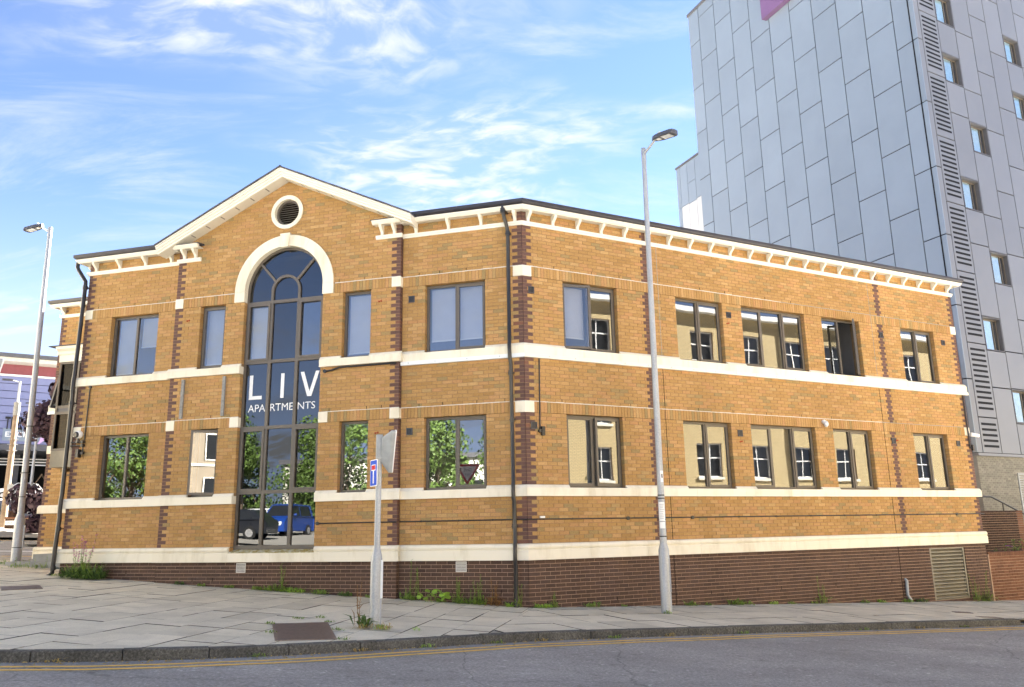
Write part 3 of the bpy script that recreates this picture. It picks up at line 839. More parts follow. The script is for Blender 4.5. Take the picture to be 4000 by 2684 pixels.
    # weep slots
    for F, d, us in ((FL, 0, [-2.45, -1.75, -1.05, -.42]), (FL, 0, [-10.5, -9.6, -8.8]), (FL, GD, [-8.0, -7.2, -4.1, -3.5, -2.95]), (FR, 0, [.75, 1.62, 2.45, 3.3, 4.55, 5.4, 6.5, 7.6, 8.7, 9.8, 11.0, 12.1, 13.0])):
        for u in us:
            for z in (2.785, 5.635):
                x = u + random.uniform(-.2, .2)
                MB().box(F, x - .006, x + .006, d - .03, d + .0025, z, z + .062).build('weep_slot', 'dark_void', BLD)
    for F, d, us, z in ((FL, 0, [-10.3, -9.2], -.45), (FL, GD, [-7.4, -6.9, -5.9, -5.2], -.60), (FL, 0, [-2.0, -1.55, -.55], -.83), (FR, 0, [.4, .62, 2.0, 4.4, 5.7, 6.4, 8.1, 10.0], -1.05)):
        for u in us: MB().box(F, u - .006, u + .006, d - .03, d + .0025, z - .1, z - .03).build('weep_slot', 'dark_void', BLD)
    # movement joints
    for s in (3.46, 10.36):
        for a, b in ((-1.75, -.312), (.002, .895), (1.127, 3.665), (3.977, 6.51)):
            MB().box(FR, s - .006, s + .006, -.03, .0028, a, b).build('movement_joint', 'mortar_grey' if b > 4 else 'dark_void', BLD)
bands()

# ---- eaves: trim, brackets, soffit, moulded gutter and dark edge
TRIM = [(-.01, 6.512), (.030, 6.512), (.036, 6.545), (.050, 6.560), (.050, 6.598), (-.01, 6.600)]
SOFF = [(-.01, 6.822), (.205, 6.822), (.205, 6.838), (-.01, 6.838)]
OGEE = [(.150, 6.800), (.190, 6.800), (.196, 6.812), (.210, 6.820), (.222, 6.840), (.240, 6.858), (.244, 6.882), (.150, 6.884)]
EDGE = [(-.06, 6.886), (.232, 6.886), (.240, 6.900), (.262, 6.908), (.282, 6.935), (.286, 6.99), (.268, 7.005), (-.06, 7.005)]
def bracket(F, d, u, name='bracket'):
    w = .030; pts = []
    for i in range(9):
        t = i / 8; z = 6.602 + .216 * t; x = .052 + .115 * t + .028 * math.sin((t - .5) * 2 * math.pi) * (1 if True else 0)
        pts.append((x, z))
    prof = [(-.005, 6.602)] + pts + [(-.005, 6.818)]
    MB().prism(F, [(x + d, z) for x, z in prof], u - w, u + w).build(name, 'cream_paint', BLD)
def eaves(F, d, ua, ub, mita, mitb, brs, oge='cream_paint', edge=True):
    for nm, pr, mt in (('cornice_trim', TRIM, 'cream_paint'), ('soffit', SOFF, 'cream_paint'), ('gutter_moulding', OGEE, 'cream_paint')) + ((('roof_edge', EDGE, 'dark_eave'),) if edge else ()):
        MB().prism(F, [(x + d, z) for x, z in pr], mita(nm) if mita else ua, mitb(nm) if mitb else ub).build(nm, mt, BLD)
    for u in brs: bracket(F, d, u)
hipL = lambda base, sg: (lambda nm: (lambda q: base + sg * q))
mid = lambda f: (lambda nm: f)
eaves(FL, 0, -S_GR, 0, None, mid(mL), [-2.37, -1.62, -.882, -.135])
eaves(FR, 0, 0, S_RE, mid(mR), hipL(S_RE, 1), [.14] + [.743 + i * .6135 for i in range(22)])
eaves(FL, 0, -S_LE, -S_GL, hipL(-S_LE, -1), None, [-10.805, -10.115, -9.374, -8.64])
eaves(FW, 0, -14.8, -S_LE, hipL(-14.8, -1), None, [-14.7, -14.0, -13.3])
# returned ends so the hips read from the side
for base, F, sg in ((R(S_RE), Face(R(S_RE), (-NR.x, -NR.y, 0), (FR.e.x, FR.e.y, 0)), 1), (L(S_LE), Face(L(S_LE, -6), (NL.x, NL.y, 0), (-FL.e.x, -FL.e.y, 0)), -1), (L(14.8, -3), Face(L(14.8, -9), (NL.x, NL.y, 0), (-FL.e.x, -FL.e.y, 0)), -1)):
    for nm, pr, mt in (('cornice_trim', TRIM, 'cream_paint'), ('soffit', SOFF, 'cream_paint'), ('gutter_moulding', OGEE, 'cream_paint'), ('roof_edge', EDGE, 'dark_eave')):
        if sg > 0: MB().prism(F, pr, lambda q: -q, 8.0).build(nm, mt, BLD)
        else: MB().prism(F, pr, 0.0, lambda q: 6.0 + q).build(nm, mt, BLD)
    if sg > 0: bracket(F, 0, .14)
    else: bracket(F, 0, 5.86)
# short cornices under the foot of the gable
def foot(ua, ub, brs):
    for nm, pr, mt in (('cornice_trim', TRIM, 'cream_paint'), ('soffit', SOFF, 'cream_paint'), ('gutter_moulding', OGEE, 'cream_paint')):
        ex = .04 if nm == 'cornice_trim' else .06
        MB().prism(FL, [(x + GD, z) for x, z in pr], ua - ex, ub + ex).build(nm, mt, BLD)
    MB().prism(FL, [(GD - .01, 6.886), (GD + .255, 6.886), (GD + .255, 6.897), (GD - .01, 6.93)], ua - .09, ub + .09).build('cornice_cap', 'slate', BLD)
    for u in brs: bracket(FL, GD, u)
foot(-8.34, -7.78, [-8.188, -7.889]); foot(-3.23, -2.69, [-3.122, -2.831])
# raked gable boards
def gable():
    zt, sl = 8.425, .474; HW = 3.21
    zf = lambda u: zt - sl * abs(u + GC_S)
    BAR = [(.10, -.036), (.520, -.036), (.522, -.070), (.500, -.084), (.492, -.112), (.462, -.128), (.455, -.160), (.425, -.178), (.420, -.218), (.385, -.226), (.10, -.222)]
    TIL = [(-5.0, .0), (.545, .0), (.545, -.034), (-5.0, -.034)]
    for a, b in ((-GC_S - HW, -GC_S), (-GC_S, -GC_S + HW)):
        MB().prism(FL, BAR, a, b, zf).build('barge_board', 'cream_paint', BLD)
        n = 7; w = (b - a) / n
        for i in range(n):
            j = .004 * (i % 2); MB().prism(FL, [(x, z + j) for x, z in TIL], a + i * w - (.02 if i == 0 and a < -GC_S else 0), a + (i + 1) * w - .004, zf).build('verge_tile', 'slate', BLD)
        # soffit vents
        for i in range(1, 8):
            u = a + (b - a) * (i + .2) / 8.4
            MB().prism(FL, [(.20, -.2275), (.36, -.2295), (.36, -.2240), (.20, -.2220)], u, u + .022, zf).build('soffit_vent', 'mortar_grey', BLD)
    M = MB()   # gable backing so no light leaks
    M.poly(FL, [(-GC_S - 2.8, 6.8), (-GC_S + 2.8, 6.8), (-GC_S, 8.15)], -.4, -.33); M.build('gable_backing', 'dark_void', BLD)
    # ridge cap
    M = MB(); M.tube([FL.p(-GC_S, .53, zt - .012), FL.p(-GC_S, -5, zt - .012)], .03, 8); M.build('ridge_tile', 'slate', BLD)
gable()
# arch surround, keystone, round vent
def ring(F, cu, cz, ri, ro, d0, d1, a0, a1, n, name, mat, parent, split=1):
    objs = []
    for q in range(split):
        M = MB(); b0 = a0 + (a1 - a0) * q / split; b1 = a0 + (a1 - a0) * (q + 1) / split; g = .0012 if split > 1 else 0
        for i in range(n + 1):
            t = b0 + g + (b1 - b0 - 2 * g) * i / n; c, s_ = math.cos(t), math.sin(t)
            for r, d in ((ri, d0), (ro, d0), (ro, d1), (ri, d1)): M.v.append(F.p(cu + r * c, d, cz + r * s_))
        for i in range(n):
            for k in range(4): M.f.append((i * 4 + k, i * 4 + (k + 1) % 4, (i + 1) * 4 + (k + 1) % 4, (i + 1) * 4 + k))
        if abs(a1 - a0) < 6.2 or split > 1: M.f += [(0, 3, 2, 1), (n * 4, n * 4 + 1, n * 4 + 2, n * 4 + 3)]
        objs.append(M.build(name, mat, parent))
    return objs
def arch():
    ring(FL, -GC_S, ARC_Z, ARC_RI, ARC_RO, GD - .25, GD + .032, 0, math.pi, 14, 'arch_stone', 'cream_stone', BLD, 3)
    for sg in (-1, 1):
        a, b = sorted((-GC_S + sg * ARC_RI, -GC_S + sg * (ARC_RO)))
        MB().box(FL, a, b, GD - .25, GD + .034, 5.40, ARC_Z - .003).build('impost_stone', 'cream_stone', BLD)
    F = FL; k = MB()
    k.poly(F, [(-GC_S - .09, 6.60), (-GC_S + .09, 6.60), (-GC_S + .125, 6.925), (-GC_S - .125, 6.925)], GD - .02, GD + .060); kb = k.build('keystone', 'cream_stone', BLD)
    k = MB(); 
    for a in ([(-.068, 6.64), (-.056, 6.64), (-.086, 6.89), (-.100, 6.89)], [(.068, 6.64), (.056, 6.64), (.086, 6.89), (.100, 6.89)], [(-.098, 6.89), (.098, 6.89), (.095, 6.878), (-.095, 6.878)]):
        k.poly(F, [(-GC_S + x, z) for x, z in a], GD + .058, GD + .068)
    k.build('keystone_moulding', 'cream_stone', kb)
    vr = ring(FL, -GC_S, VZ, .315, VR, GD - .12, GD + .030, 0, 2 * math.pi, 20, 'round_vent_surround', 'cream_stone', BLD, 2)
    rg = ring(FL, -GC_S, VZ, .265, .322, GD - .13, GD - .055, 0, 2 * math.pi, 32, 'round_vent', 'bronze_frame', BLD)[0]
    M = MB(); pts = [(-GC_S + .3 * math.cos(t * math.pi / 12), VZ + .3 * math.sin(t * math.pi / 12)) for t in range(24)]
    M.poly(FL, pts, GD - .19, GD - .17); M.build('vent_backing', 'dark_void', rg)
    for i in range(10):
        z = VZ - .25 + i * .053; w = math.sqrt(max(.002, .275 ** 2 - (z + .012 - VZ) ** 2))
        MB().prism(FL, [(GD - .145, z + .034), (GD - .140, z + .040), (GD - .085, z + .008), (GD - .09, z)], -GC_S - w, -GC_S + w).build('louvre_slat', 'bronze_frame', rg)
arch()

# ---- windows
def frame_mb(M, F, u0, u1, z0, z1, d0, d1, w):
    M.box(F, u0, u1, d0, d1, z0, z0 + w); M.box(F, u0, u1, d0, d1, z1 - w, z1)
    M.box(F, u0, u0 + w, d0, d1, z0 + w, z1 - w); M.box(F, u1 - w, u1, d0, d1, z0 + w, z1 - w)
def window(F, d, u0, u1, z0, z1, n, sashes, opens=None, gmat='glass', parent=None, bottom=.055, blind=None):
    """n lights; sashes = indices with a casement frame; opens = {index: (hinge 'l'/'r', degrees)}"""
    opens = opens or {}
    df = d - .115; db = df - .06; fw = .048
    M = MB(); M.box(F, u0, u1, db, df, z0, z0 + bottom); M.box(F, u0, u1, db, df, z1 - fw, z1)
    M.box(F, u0, u0 + fw, db, df, z0 + bottom, z1 - fw); M.box(F, u1 - fw, u1, db, df, z0 + bottom, z1 - fw)
    w = (u1 - u0) / n
    for i in range(1, n): M.box(F, u0 + i * w - .026, u0 + i * w + .026, db, df, z0 + bottom, z1 - fw)
    W = M.build('window', 'bronze_frame', parent or BLD)
    for i in range(n):
        a = u0 + i * w + (fw if i == 0 else .026); b = u0 + (i + 1) * w - (fw if i == n - 1 else .026)
        za, zb = z0 + bottom, z1 - fw
        if i in sashes:
            Fs, a2, b2 = F, a - .012, b + .012
            dd = df + .004
            if i in opens:
                hg, ang = opens[i]
                if hg == 'l': Fs = F.hinge(a2, dd, -rad(ang)); a2, b2 = 0, b2 - a2
                else:
                    Fs = F.hinge(b2, dd, rad(ang)); a2, b2 = -(b2 - a2), 0
                dd = 0
            S = MB(); frame_mb(S, Fs, a2, b2, za - .012, zb + .012, dd - .03, dd + .016, .05)
            So = S.build('casement', 'bronze_frame', W)
            G = MB().quad(Fs.p(a2 + .045, dd - .008, za + .03), Fs.p(b2 - .045, dd - .008, za + .03), Fs.p(b2 - .045, dd - .008, zb - .03), Fs.p(a2 + .045, dd - .008, zb - .03))
            G.build('pane', gmat, W)
        else:
            MB().quad(F.p(a - .005, db + .025, za - .005), F.p(b + .005, db + .025, za - .005), F.p(b + .005, db + .025, zb + .005), F.p(a - .005, db + .025, zb + .005)).build('pane', gmat, W)
        if blind and i in blind:
            lo = z0 + blind[i] * (z1 - z0); B = MB().quad(F.p(a + .01, db - .09, lo), F.p(b - .01, db - .09, lo), F.p(b - .01, db - .09, zb), F.p(a + .01, db - .09, zb)).build('roller_blind', 'blind_cloth', W)
            MB().box(F, a + .01, b - .01, db - .105, db - .075, lo - .022, lo + .008).build('blind_bar', 'white_paint', W)
    return W
WZ = ((1.068, 2.548), (3.918, 5.398))
def all_windows():
    for r, (z0, z1) in enumerate(WZ):
        op = {}
        for i, (a, b) in enumerate(OP_R):
            n = 3 if i == 2 else 2; op = {}
            if i == 0: op = {0: ('l', 14)} if r else {1: ('r', 6)}
            if i == 3 and r: op = {1: ('r', 38)}
            sash = [0, 1] if n == 2 and i == 0 else ([n - 1] if n == 2 else [0, 2])
            if i == 3 and r: sash = [1]
            window(FR, 0, a, b, z0, z1, n, sash, op, blind={0: .22} if (i == 0 and r) else None)
        a, b = OP_RB[0]; window(FL, 0, -b, -a, z0, z1, 2, [1] if r else [1], {}, blind={0: .2, 1: .2} if r else None)
        a, b = OP_LB[0]; window(FL, 0, -b, -a, z0, z1, 2, [], {}, blind={0: .08, 1: .5} if r else None)
        a, b = OP_G[0]; window(FL, GD, -b, -a, z0, z1, 1, [], {}, blind={0: .1} if r else None)
        a, b = OP_G[1]; window(FL, GD, -b, -a, z0, z1, 1, [0], {} if r else {0: ('r', 36)}, blind={0: .1} if r else None)
all_windows()
def tall_window():
    d = GD - .10; df, db = d, d - .07; c = -GC_S
    u0, u1 = -TALL[1], -TALL[0]; ri = (u1 - u0) / 2
    us = [u0, -5.868, -5.188, u1]; zs = [-.055, 1.138, 2.526, 4.0, 5.37]
    M = MB(); fw = .05
    M.box(FL, u0, u0 + fw, db, df, zs[0], ARC_Z); M.box(FL, u1 - fw, u1, db, df, zs[0], ARC_Z)
    M.box(FL, u0 + fw, u1 - fw, db, df, zs[0], zs[0] + .085)
    for z in zs[1:]: M.box(FL, u0 + fw, u1 - fw, db, df, z - .036, z + .036)
    for u in us[1:3]:
        for a, b in zip(zs[:-1], zs[1:]): M.box(FL, u - .036, u + .036, db, df, a + (.085 if a < 0 else .036), b - .036)
        M.box(FL, u - .03, u + .03, db, df, 5.406, 5.62)
    # arch head
    def arc(cu, cz, r0, r1, a0, a1, n, dd0, dd1):
        b = len(M.v)
        for i in range(n + 1):
            t = a0 + (a1 - a0) * i / n
            for r, dd in ((r0, dd0), (r1, dd0), (r1, dd1), (r0, dd1)): M.v.append(tuple(FL.p(cu + r * math.cos(t), dd, cz + r * math.sin(t))))
        for i in range(n):
            for k in range(4): M.f.append((b + i * 4 + k, b + i * 4 + (k + 1) % 4, b + (i + 1) * 4 + (k + 1) % 4, b + (i + 1) * 4 + k))
    cm = (u0 + u1) / 2
    arc(cm, ARC_Z, ri - fw - .006, ri + .01, 0, math.pi, 36, db, df)
    ro = .37
    arc((us[1] + us[2]) / 2, 5.615, .312, .372, 0, math.pi, 20, db - .001, df + .003)
    for sg in (-1, 1):
        a = math.pi / 2 + sg * .86; cx = (us[1] + us[2]) / 2
        p0 = (cx + .36 * math.cos(a), 5.615 + .36 * math.sin(a)); p1 = (cm + (ri - .04) * math.cos(math.pi / 2 + sg * .80), ARC_Z + (ri - .04) * math.sin(math.pi / 2 + sg * .80))
        v = Vector((p1[0] - p0[0], p1[1] - p0[1])).normalized(); q = Vector((-v.y, v.x)) * .026
        M.poly(FL, [(p0[0] - q.x, p0[1] - q.y), (p1[0] - q.x, p1[1] - q.y), (p1[0] + q.x, p1[1] + q.y), (p0[0] + q.x, p0[1] + q.y)], db + .002, df - .002)
    W = M.build('arched_window', 'bronze_frame', BLD)
    for r in range(4):
        for i in range(3):
            a, b = us[i] + (fw if i == 0 else .036), us[i + 1] - (fw if i == 2 else .036); za, zb = zs[r] + (.085 if r == 0 else .036), zs[r + 1] - .036
            dp = db + .03
            if r in (1, 3) and i in (0, 2):
                S = MB(); frame_mb(S, FL, a - .01, b + .01, za - .01, zb + .01, df - .03, df + .018, .05); S.build('casement', 'bronze_frame', W)
                a += .035; b -= .035; za += .035; zb -= .035
            g = 'glass_tint' if r in (0, 2) else 'glass'
            if r == 1: g = 'glass_tint'
            if r == 3 and i == 1: g = 'glass_tint'
            MB().quad(FL.p(a - .004, dp, za - .004), FL.p(b + .004, dp, za - .004), FL.p(b + .004, dp, zb + .004), FL.p(a - .004, dp, zb + .004)).build('pane', g, W)
            if r == 3 and i == 0: MB().quad(FL.p(a, dp - .12, za), FL.p(b, dp - .12, za), FL.p(b, dp - .12, zb), FL.p(a, dp - .12, zb)).build('roller_blind', 'blind_cloth', W)
    # head panes: four pieces
    dp = db + .03; cx = (us[1] + us[2]) / 2; R1 = ri - fw
    def head(a0, a1, i0, i1, low):
        pts = [(cm + R1 * math.cos(a0 + (a1 - a0) * k / 10), ARC_Z + R1 * math.sin(a0 + (a1 - a0) * k / 10)) for k in range(11)]
        pts += [(cx + .37 * math.cos(i1 + (i0 - i1) * k / 6), 5.615 + .37 * math.sin(i1 + (i0 - i1) * k / 6)) for k in range(7)]
        pts += low
        M2 = MB(); M2.add([FL.p(u, dp, z) for u, z in pts], [tuple(range(len(pts)))]); M2.build('pane', 'glass_tint', W)
    h = math.pi / 2
    head(h - .80, h + .80, h - .86, h + .86, [])
    head(0, h - .80, 0, h - .86, [(us[2] + .03, 5.406), (u1 - fw, 5.406)])
    head(h + .80, math.pi, h + .86, math.pi, [])
    pts = [(cx + .31 * math.cos(math.pi * k / 12), 5.615 + .31 * math.sin(math.pi * k / 12)) for k in range(13)] + [(us[1] + .03, 5.406), (us[2] - .03, 5.406)]
    MB().add([FL.p(u, dp, z) for u, z in pts], [tuple(range(len(pts)))]).build('pane', 'glass_tint', W)
    # remaining left lower piece of the head
    MB().quad(FL.p(u0 + fw, dp + .001, 5.406), FL.p(us[1] - .03, dp + .001, 5.406), FL.p(us[1] - .03, dp + .001, 5.615), FL.p(u0 + fw, dp + .001, ARC_Z)).build('pane', 'glass_tint', W)
    # lettering on the glass
    M = MB(); dl = dp + .004
    def bar(x0, z0, x1, z1, w):
        v = Vector((x1 - x0, z1 - z0)).normalized(); q = Vector((-v.y, v.x)) * w / 2
        M.add([FL.p(x0 - q.x, dl, z0 - q.y), FL.p(x1 - q.x, dl, z1 - q.y), FL.p(x1 + q.x, dl, z1 + q.y), FL.p(x0 + q.x, dl, z0 + q.y)], [(0, 1, 2, 3)])
    M.add([FL.p(u, dl, z) for u, z in ((-6.355, 3.165), (-6.03, 3.165), (-6.03, 3.243), (-6.269, 3.243), (-6.269, 3.715), (-6.355, 3.715))], [(0, 1, 2, 3, 4, 5)]); M.build('letter', 'sign_white', W); M = MB()
    bar(-5.525, 3.165, -5.525, 3.715, .084); M.build('letter', 'sign_white', W); M = MB()
    M.add([FL.p(u, dl, z) for u, z in ((-4.905, 3.165), (-4.805, 3.165), (-4.625, 3.715), (-4.712, 3.715), (-4.855, 3.275), (-4.998, 3.715), (-5.085, 3.715))], [(0, 1, 4), (1, 2, 3, 4), (0, 4, 5, 6)]); M.build('letter', 'sign_white', W)
    for st, a, b in (('APA', -6.36, -5.925), ('RTME', -5.80, -5.235), ('NTS', -5.125, -4.70)):
        text_mb(FL, st, a, b, 2.888, 3.048, dl).build('lettering', 'sign_white', W)
tall_window()

# ---- pipes, cables and small fittings on the walls
def pipe(F, pts, r, name, collars=(), mat='black_plastic', parent=None):
    M = MB(); P = [F.p(*p) for p in pts]; M.tube(P, r, 10)
    o = M.build(name, mat, parent or BLD, smooth=True)
    for (u, d, z) in collars:
        c = MB(); c.tube([F.p(u, d, z - .045), F.p(u, d, z + .045)], r * 1.25, 10); c.box(F, u - r * 1.5, u + r * 1.5, .0, d, z - .012, z + .012)
        c.build('pipe_collar', mat, o)
    return o
def fittings():
    # rainwater pipe near the corner
    dp = .085; u = -.30
    pipe(FL, [(u - .045, .215, 6.93), (u - .045, .215, 6.78), (u - .03, .19, 6.68), (u + .015, .11, 6.44), (u + .02, dp, 6.36), (u + .02, dp, 3.99), (u + .02, .115, 3.93), (u + .03, .115, 3.64), (u + .04, dp, 3.58), (u + .05, dp, 1.17), (u + .055, .115, 1.11), (u + .055, .115, .87), (u + .06, dp, .80), (u + .07, dp, .04), (u + .07, .115, -.01), (u + .07, .115, -.33), (u + .07, dp, -.40), (u + .07, dp, -1.22)], .040, 'downpipe',
         [(u - .045, .215, 6.80), (u + .02, dp, 6.33), (u + .035, dp, 3.35), (u + .05, dp, 2.4), (u + .06, dp, .33), (u + .07, dp, -1.15)])
    # rainwater pipe on the far left corner
    u = -11.08
    pipe(FL, [(-11.32, .10, 6.86), (-11.32, .10, 6.74), (-11.28, .09, 6.66), (-11.06, .07, 6.36), (-11.05, .075, 6.25), (u, .085, 4.0), (u, .10, 3.9), (u, .10, 3.65), (u, .085, 3.5), (u, .085, 1.2), (u, .10, 1.1), (u, .10, .85), (u, .085, .7), (u - .02, .10, .0), (u - .02, .11, -.35), (u - .03, .10, -.52), (u - .14, .12, -.60)], .048, 'downpipe',
         [(-11.05, .075, 6.2), (u, .085, 3.35), (u, .085, .45), (u - .02, .10, -.42)])
    # far right corner: rainwater pipe and camera
    pipe(FR, [(S_RE - .10, .03, 3.66), (S_RE - .10, .03, 2.20)], .018, 'conduit')
    # black cable runs
    pipe(FL, [(-4.43, GD + .02, .455), (-2.70, GD + .02, .456)], .013, 'cable')
    pipe(FL, [(-2.66, .02, .457), (-.005, .02, .457)], .013, 'cable'); pipe(FR, [(0.0, .02, .457), (S_RE + .1, .02, .459)], .013, 'cable')
    for F, d, us in ((FL, GD, [-4.46]), (FR, 0, [2.337, 4.01, 12.75])):
        for x in us: MB().tube([F.p(x, d, .456), F.p(x, d + .035, .456)], .038, 10).build('junction_box', 'black_plastic', BLD)
    for F, us in ((FL, [-2.2, -1.4, -.7]), (FR, [1.0, 3.2, 5.3, 6.4, 7.5, 8.6, 9.7, 11.2])):
        for x in us: MB().box(F, x - .012, x + .012, 0, .036, .441, .474).build('cable_clip', 'black_plastic', BLD)
    pipe(FL, [(-4.39, GD + .02, 3.655), (-4.25, GD + .02, 3.665), (-4.07, GD + .03, 3.715), (-2.75, GD + .03, 3.718)], .020, 'cable')
    MB().tube([FL.p(-4.41, GD, 3.655), FL.p(-4.41, GD + .04, 3.655)], .04, 10).build('junction_box', 'black_plastic', BLD)
    pipe(FR, [(.335, .018, 3.665), (.318, .018, 2.30), (.312, .03, 2.20)], .013, 'cable')
    MB().box(FR, .335, .405, .01, .075, 2.09, 2.27).build('wall_light', 'black_plastic', BLD)
    MB().tube([FR.p(.31, .0, 2.18), FR.p(.31, .06, 2.18)], .035, 8).build('light_bracket', 'black_plastic', BLD)
    pipe(FL, [(-10.65, .02, 3.74), (-10.67, .02, 2.44)], .014, 'cable'); MB().tube([FL.p(-10.65, 0, 3.72), FL.p(-10.65, .04, 3.72)], .035, 8).build('junction_box', 'black_plastic', BLD)
    pipe(FL, [(-11.0, .06, 2.42), (-10.68, .06, 2.42)], .018, 'camera_arm'); pipe(FL, [(-11.0, .06, 2.34), (-10.68, .06, 2.34)], .018, 'camera_arm')
    for x, z in ((-10.83, 2.43), (-10.68, 2.42), (-10.68, 2.34)): MB().tube([FL.p(x, 0, z), FL.p(x, .085, z)], .038, 8).build('junction_box', 'black_plastic', BLD)
    MB().box(FL, -10.79, -10.72, .02, .12, 2.06, 2.25).build('wall_light', 'black_plastic', BLD); MB().box(FL, -10.72, -10.63, .02, .08, 2.13, 2.19).build('light_bracket', 'black_plastic', BLD)
    pipe(FL, [(-10.66, .05, 2.34), (-10.66, .05, 2.15)], .013, 'cable')
    # extractor grilles
    for F, d, u, z in [(FL, 0, -2.465, 5.115), (FL, 0, -2.48, 2.277), (FR, 0, .19, 5.11), (FR, 0, .185, 2.29), (FR, 0, 5.47, 5.115), (FR, 0, 5.54, 2.325), (FR, 0, 10.67, 5.11), (FR, 0, 10.665, 2.313), (FR, 0, 13.165, 5.115), (FR, 0, 13.217, 2.322)]:
        M = MB(); M.box(F, u - .062, u + .062, d - .02, d + .012, z - .068, z + .068); g = M.build('extractor_grille', 'black_plastic', BLD)
        M = MB(); frame_mb(M, F, u - .066, u + .066, z - .072, z + .072, d, d + .026, .012); M.build('grille_frame', 'lamp_dark', g)
        for k in range(6): MB().prism(F, [(d + .011, z - .050 + k * .018), (d + .023, z - .056 + k * .018), (d + .023, z - .053 + k * .018), (d + .011, z - .045 + k * .018)], u - .053, u + .053).build('grille_slat', 'lamp_dark', g)
    # cut-off rusty pipe stubs
    for F, d, u, z in [(FR, 0, 5.441, 4.913), (FR, 0, 5.56, 2.137), (FL, GD, -3.15, 5.11), (FL, GD, -3.17, 2.27), (FL, GD, -7.98, 5.09), (FR, 0, 10.81, 2.33)]:
        for x in (-.028, .022): MB().tube([F.p(u + x, d - .01, z + x * .2), F.p(u + x, d + .012, z + x * .2)], .020, 7).build('pipe_stub', 'rust', BLD)
    # weathered battens
    for u, z0, z1 in ((-7.975, 2.81, 3.70), (-6.90, 2.82, 3.71)):
        MB().box(FL, u - .035, u + .035, GD + .002, GD + .042, z0, z1).build('timber_batten', 'grey_timber', BLD)
    # air bricks
    for d, u in ((GD, -6.22), (0, -1.36)):
        z0, z1 = -.525, -.325; M = MB(); M.box(FL, u - .112, u + .112, d - .02, d + .008, z0, z1); a = M.build('air_brick', 'airbrick_plastic', BLD)
        M = MB()
        for i in range(9):
            for k in range(6): x = u - .088 + i * .022; z = z0 + .026 + k * .029; M.box(FL, x - .006, x + .006, d + .004, d + .0095, z - .008, z + .008)
        M.build('air_hole', 'dark_void', a, kind='stuff')
    # louvred plant-room door in the plinth
    u0, u1, z0, z1 = 11.52, 12.875, -1.70, -.365
    M = MB(); frame_mb(M, FR, u0, u1, z0, z1, -.10, -.015, .055); D = M.build('louvre_door', 'olive_louvre', BLD)
    MB().box(FR, u0 + .05, u1 - .05, -.17, -.15, z0, z1).build('door_backing', 'dark_void', D)
    for k in range(14):
        z = z0 + .065 + k * .0865
        MB().prism(FR, [(-.125, z + .082), (-.118, z + .086), (-.028, z + .030), (-.030, z + .004), (-.038, z + .006), (-.040, z + .028)], u0 + .055, u1 - .055).build('louvre_slat', 'olive_louvre', D)
    # small waste pipe
    pipe(FR, [(10.476, .0, -1.10), (10.476, .045, -1.13), (10.45, .045, -1.46), (10.48, .10, -1.58), (10.49, .10, -1.70)], .036, 'waste_pipe', mat='sign_grey')
    # bulkhead bulb
    M = MB(); M.tube([FR.p(8.226, 0, 2.70), FR.p(8.226, .05, 2.70)], .05, 10); b = M.build('bulkhead_lamp', 'white_paint', BLD); MB().ball(FR.p(8.226, .085, 2.64), .06, 10, 6, (1, 1, 1.3)).build('lamp_glass', 'lens_white', b, smooth=True)
    # little white relay box over the cable
    MB().box(FR, .27, .37, .0, .04, .478, .515).build('sensor_box', 'white_paint', BLD)
fittings()
